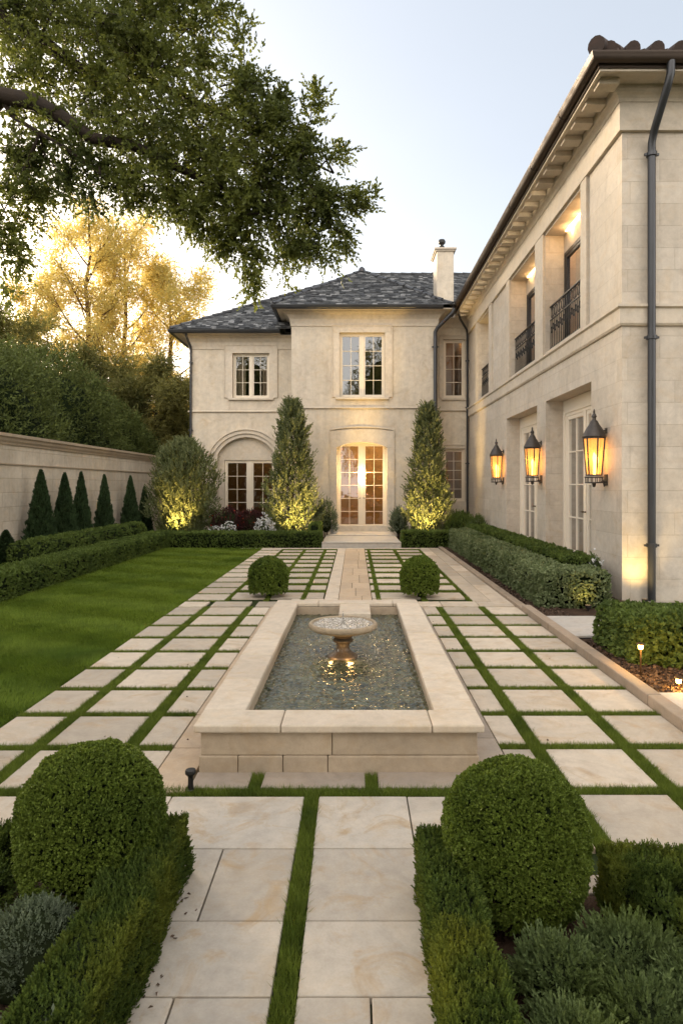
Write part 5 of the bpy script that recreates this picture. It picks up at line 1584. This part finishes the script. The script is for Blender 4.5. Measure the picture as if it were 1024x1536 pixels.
def dense_evergreen(x, y, r, h, n, label, leaf=.10, mat=None, ry=None, name='evergreen_tree', group='dark evergreens behind the garden wall'):
    ry = ry or r
    d = rvec(n*2); d = d[d[:, 2] > -.45][:n]
    k = 1 + lump(d*2.2 + np.array([x, y, 0]), 1.7, 1)*.16 + lump(d*6 + x, 1.9, 3)*.09
    k = k*(1 - rng.random(len(d))**2*.22)
    zc = h*.45
    P = np.column_stack([x + r*d[:, 0]*k, y + ry*d[:, 1]*k, zc + (h-zc)*d[:, 2]*k])
    D = unit(d*.7 + rvec(len(P))*.7 + np.array([0, 0, .25]))
    V, rr_ = sprig_leaves(P - D*.15, D, .38, 9, leaf, .9, .24)
    e = empty(name, (x, y, 0), label=label, cat='tree', group=group)
    core = sphere_core((x, y, zc), (r*.80, ry*.80, (h-zc)*.80), 20, 12, .1, .1)
    foliage('crown', V, mat or M['evergreen'], e, core, M['core'], r=rr_)
    b = MB(); b.tube([(x, y, -.05), (x+.1, y, h*.5)], [.22, .12], 10); b.build('trunk', M['bark'], e, smooth=True)
    return e
dense_evergreen(-10.3, 16.5, 2.7, 5.7, 5200, 'nearest dark evergreen over the wall at the left edge', .09)
dense_evergreen(-9.9, 20.6, 2.35, 5.85, 5200, 'large domed dark evergreen rising above the middle of the wall', .09)
dense_evergreen(-9.3, 24.2, 1.8, 4.7, 3600, 'lower dark evergreen over the far end of the wall', .10)
dense_evergreen(-13.2, 21.5, 2.8, 6.7, 4200, 'taller evergreen standing behind the nearest one', .11)
dense_evergreen(-11.5, 26.5, 2.4, 6.0, 3600, 'bushy evergreen between the dark dome and the golden trees', .12, M['mid'])
dense_evergreen(-7.4, 26.0, 1.35, 3.3, 2200, 'soft green bush between wall end and house corner', .10, M['mid'], name='tall_shrub', group=None)
# far hedge line closing the horizon on the left
for i, (x, y, r, h) in enumerate([(-22, 34, 5, 8), (-30, 28, 5, 8.5), (-17, 40, 5, 7.5), (-9, 44, 5, 7)]):
    dense_evergreen(x, y, r, h, 2600, ['distant broad green tree behind the leaning golden tree', 'distant broad green tree far off to the left', 'distant green tree behind the golden trunks', 'distant green tree behind the house corner'][i], .16, M['mid'], group='distant trees beyond the garden')
# neighbour's roof glimpsed between the trees
nb = empty('neighbour_house', (-11, 38, 0), label="neighbour's pale tiled roof glimpsed between the trees left of the house", cat='house')
b = MB(); b.box(-15, -8.5, 36, 42, 0, 4.6); b.build('wall', M['stucco'], nb)
b = MB(); b.add([(-15.5, 35.5, 4.6), (-8, 35.5, 4.6), (-8, 42.5, 4.6), (-15.5, 42.5, 4.6), (-13.5, 39, 6.6), (-10, 39, 6.6)], [(0, 1, 5, 4), (1, 2, 5), (2, 3, 4, 5), (3, 0, 4)])
b.build('roof', M['terracotta'], nb)

for x, y, r, h, lab in [(-8.5, -10, 4.0, 13, 'broad tree across the garden, seen only mirrored in the windows'), (2.4, -11, 3.4, 13, 'round tree across the garden, mirrored in the upper middle window'), (9.3, -9, 3.8, 14.5, 'tall tree across the garden, mirrored in the narrow windows')]:
    dense_evergreen(x, y, r, h, 2600, lab, .16, M['mid'], group=None, name='garden_tree')
# --- overhanging broadleaf tree: trunk outside the frame on the left, big limb reaching in
ov = empty('overhanging_tree', (-6.3, 7.6, 0), label='big broadleaf tree whose leafy limb hangs over the lawn from the upper left', cat='tree')
b = MB()
OY = 6.9
limb(b, [(-6.25, 7.6, -.1), (-6.2, 7.6, 1.8), (-6.0, 7.5, 3.2), (-5.6, 7.4, 4.3)], .34, .24, 12)
def AT(px_, py_, Y): return (PX(px_, Y), Y, PZ(py_, Y))
main = [(-5.6, 7.4, 4.3), (-4.7, 7.2, 5.2)] + [AT(*q) for q in ((0, 143, 6.6), (50, 150, 6.55), (90, 175, 6.55), (140, 206, 6.65), (200, 219, 6.75), (255, 243, 6.85), (310, 272, 6.9), (370, 294, 6.95), (430, 318, 7.0), (480, 345, 7.0))]
limb(b, [tuple(Vector(p) + Vector((0, 0, random.uniform(-.03, .03) if 2 < i else 0))) for i, p in enumerate(main)], .115, .008, 10)
tops = [(-5.6, 7.4, 4.3), (-5.0, 7.3, 6.3)] + [AT(*q) for q in ((-20, 10, 7.2), (60, 60, 7.2), (130, 110, 7.3), (220, 120, 7.3), (330, 170, 7.3), (420, 220, 7.2), (500, 260, 7.2))]
limb(b, tops, .12, .010, 8)
topb = [tops[1], AT(-60, -90, 7.6), AT(60, -60, 7.6), AT(200, -20, 7.6), AT(330, 20, 7.6)]
limb(b, topb, .09, .01, 8)
low = [main[2]] + [AT(*q) for q in ((20, 175, 6.6), (60, 200, 6.5), (100, 222, 6.5), (150, 262, 6.6))]
limb(b, low, .035, .006, 6)
# leaf masses: (px, py, distance, radius m, twigs)
blobs = [(40, 300, 6.7, .30, 50), (-5, 340, 6.6, .40, 90), (60, 255, 6.7, .4, 110), (180, 60, 7.2, .7, 300), (90, 0, 7.4, .9, 420), (10, -20, 7.4, .9, 380), (190, 5, 7.4, .8, 320), (30, 40, 7.2, .85, 330), (120, 60, 7.2, .9, 420), (200, 40, 7.3, .75, 330), (60, 120, 7.1, .75, 330), (150, 140, 7.0, .85, 460), (230, 110, 7.1, .75, 420), (280, 170, 7.0, .8, 480),
         (215, 200, 6.9, .65, 330), (310, 240, 6.9, .7, 440), (370, 190, 7.0, .6, 300), (390, 250, 6.9, .65, 400), (440, 235, 6.9, .42, 200), (350, 310, 6.9, .55, 320), (410, 320, 6.9, .6, 360), (455, 295, 6.9, .40, 200),
         (368, 360, 6.9, .30, 110), (260, 290, 6.8, .45, 190), (300, 320, 6.8, .38, 130), (150, 260, 6.7, .42, 130), (215, 262, 6.8, .42, 150), (90, 210, 6.8, .5, 170), (30, 200, 6.7, .5, 150), (20, 250, 6.6, .42, 110),
         (100, 270, 6.7, .26, 45), (10, 310, 6.6, .34, 70), (5, 370, 6.6, .22, 26), (280, 45, 7.3, .45, 150), (305, 5, 7.4, .32, 70), (240, -5, 7.4, .55, 180), (295, 90, 7.2, .22, 40), (362, 125, 7.1, .22, 50),
         (372, 150, 7.0, .34, 110), (415, 172, 7.0, .22, 50), (445, 190, 6.9, .22, 50), (465, 225, 6.9, .22, 50), (495, 305, 6.9, .26, 70), (500, 345, 6.9, .18, 30),
         (470, 365, 6.9, .20, 40), (435, 360, 6.9, .28, 80), (190, 300, 6.8, .25, 40), (5, 430, 6.6, .12, 8)]
Bs, Ds, tws = [], [], []
mpts = np.array(main[2:] + tops[2:] + topb[1:] + low[1:])
for (px_, py_, Y, r_, n) in blobs:
    c = np.array(AT(px_, py_, Y)); n = int(n*1.05)
    # sprays: branchlets leaving the clump, each carrying its own twigs, gaps between them
    m_ = max(3, n//20)
    sd = unit(rvec(m_) + np.array([.35, 0, -.10]))
    s0_ = c + rvec(m_)*rng.uniform(.0, .55, (m_, 1))*r_
    Ls = r_*rng.uniform(.40, .90, m_)
    ci = rng.integers(0, m_, n); tt = rng.random(n)**.8
    Pn = s0_[ci] + sd[ci]*(Ls[ci]*tt)[:, None] + rng.normal(size=(n, 3))*(.085*(1.1-.6*tt))[:, None]*min(1, r_*2)
    Pn[:, 2] -= tt**2*.10*r_
    cl = s0_ + sd*Ls[:, None]*.9
    dn = unit(sd[ci]*.55 + rvec(n)*.8 + np.array([.05, 0, -.05]))
    Bs.append(Pn); Ds.append(dn)
    # a branchlet from the nearest limb to the clump, with side twigs
    j = np.argmin(((mpts-c)**2).sum(1)); s0 = Vector(mpts[j]); e0_ = Vector(c)
    mid = s0.lerp(e0_, .5) + Vector((random.uniform(-.06, .06), random.uniform(-.06, .06), random.uniform(-.02, .10)))
    if (s0-e0_).length < 1.1: limb(b, [tuple(s0), tuple(mid), tuple(e0_)], .014, .005, 5)
    for q0, q in zip(s0_, cl): limb(b, [tuple(e0_.lerp(Vector(q0), .4)), tuple(Vector(q0)), tuple(Vector(q))], .008, .0025, 4)
# outlying arms that break the outline: (from px, py) -> (to px, py), distance, twigs
for (ax, ay, cx_, cy_, Y, n) in [(380, 190, 364, 28, 7.0, 120), (440, 230, 472, 128, 6.9, 110), (480, 250, 514, 226, 6.9, 50), (480, 305, 564, 296, 6.9, 110), (490, 330, 522, 374, 6.9, 60), (375, 350, 374, 440, 6.9, 130), (455, 350, 498, 402, 6.9, 46),
        (400, 200, 420, 140, 7.0, 70), (300, 40, 342, 8, 7.3, 60), (330, 130, 392, 118, 7.1, 30), (250, 280, 300, 352, 6.8, 80), (330, 320, 325, 385, 6.9, 60), (120, 240, 140, 318, 6.7, 60), (190, 250, 230, 322, 6.8, 60), (20, 230, 62, 312, 6.6, 60),
        (0, 300, 30, 395, 6.6, 60), (0, 340, 5, 450, 6.6, 50), (60, 220, 100, 296, 6.6, 50), (420, 350, 425, 392, 6.9, 30), (500, 290, 545, 318, 6.9, 36), (290, 60, 310, 120, 7.2, 30), (270, 60, 335, 95, 7.2, 24)]:
    p0, p1 = np.array(AT(ax, ay, Y)), np.array(AT(cx_, cy_, Y + random.uniform(-.15, .15)))
    t = rng.random(n)**.9; L_a = np.linalg.norm(p1-p0); ax_d = (p1-p0)/L_a
    bend = rng.normal(size=3)*.06*L_a; bend[2] = .05*L_a
    Pn = p0 + (p1-p0)*t[:, None] + np.sin(t*np.pi)[:, None]*bend + rng.normal(size=(n, 3))*(.10*(1.15-.85*t))[:, None]
    Bs.append(Pn); Ds.append(unit(ax_d*.6 + rvec(n)*.75))
    limb(b, [tuple(p0), tuple((p0+p1)/2 + bend), tuple(p1)], .010, .0025, 5)
B = np.vstack(Bs); D = np.vstack(Ds)
V, rr_ = sprig_leaves(B, D, .17, 11, .044, 1.0, .34, .2)
foliage('crown', V, M['oak'], ov, r=rr_)
b.build('trunk', M['bark'], ov, smooth=True)
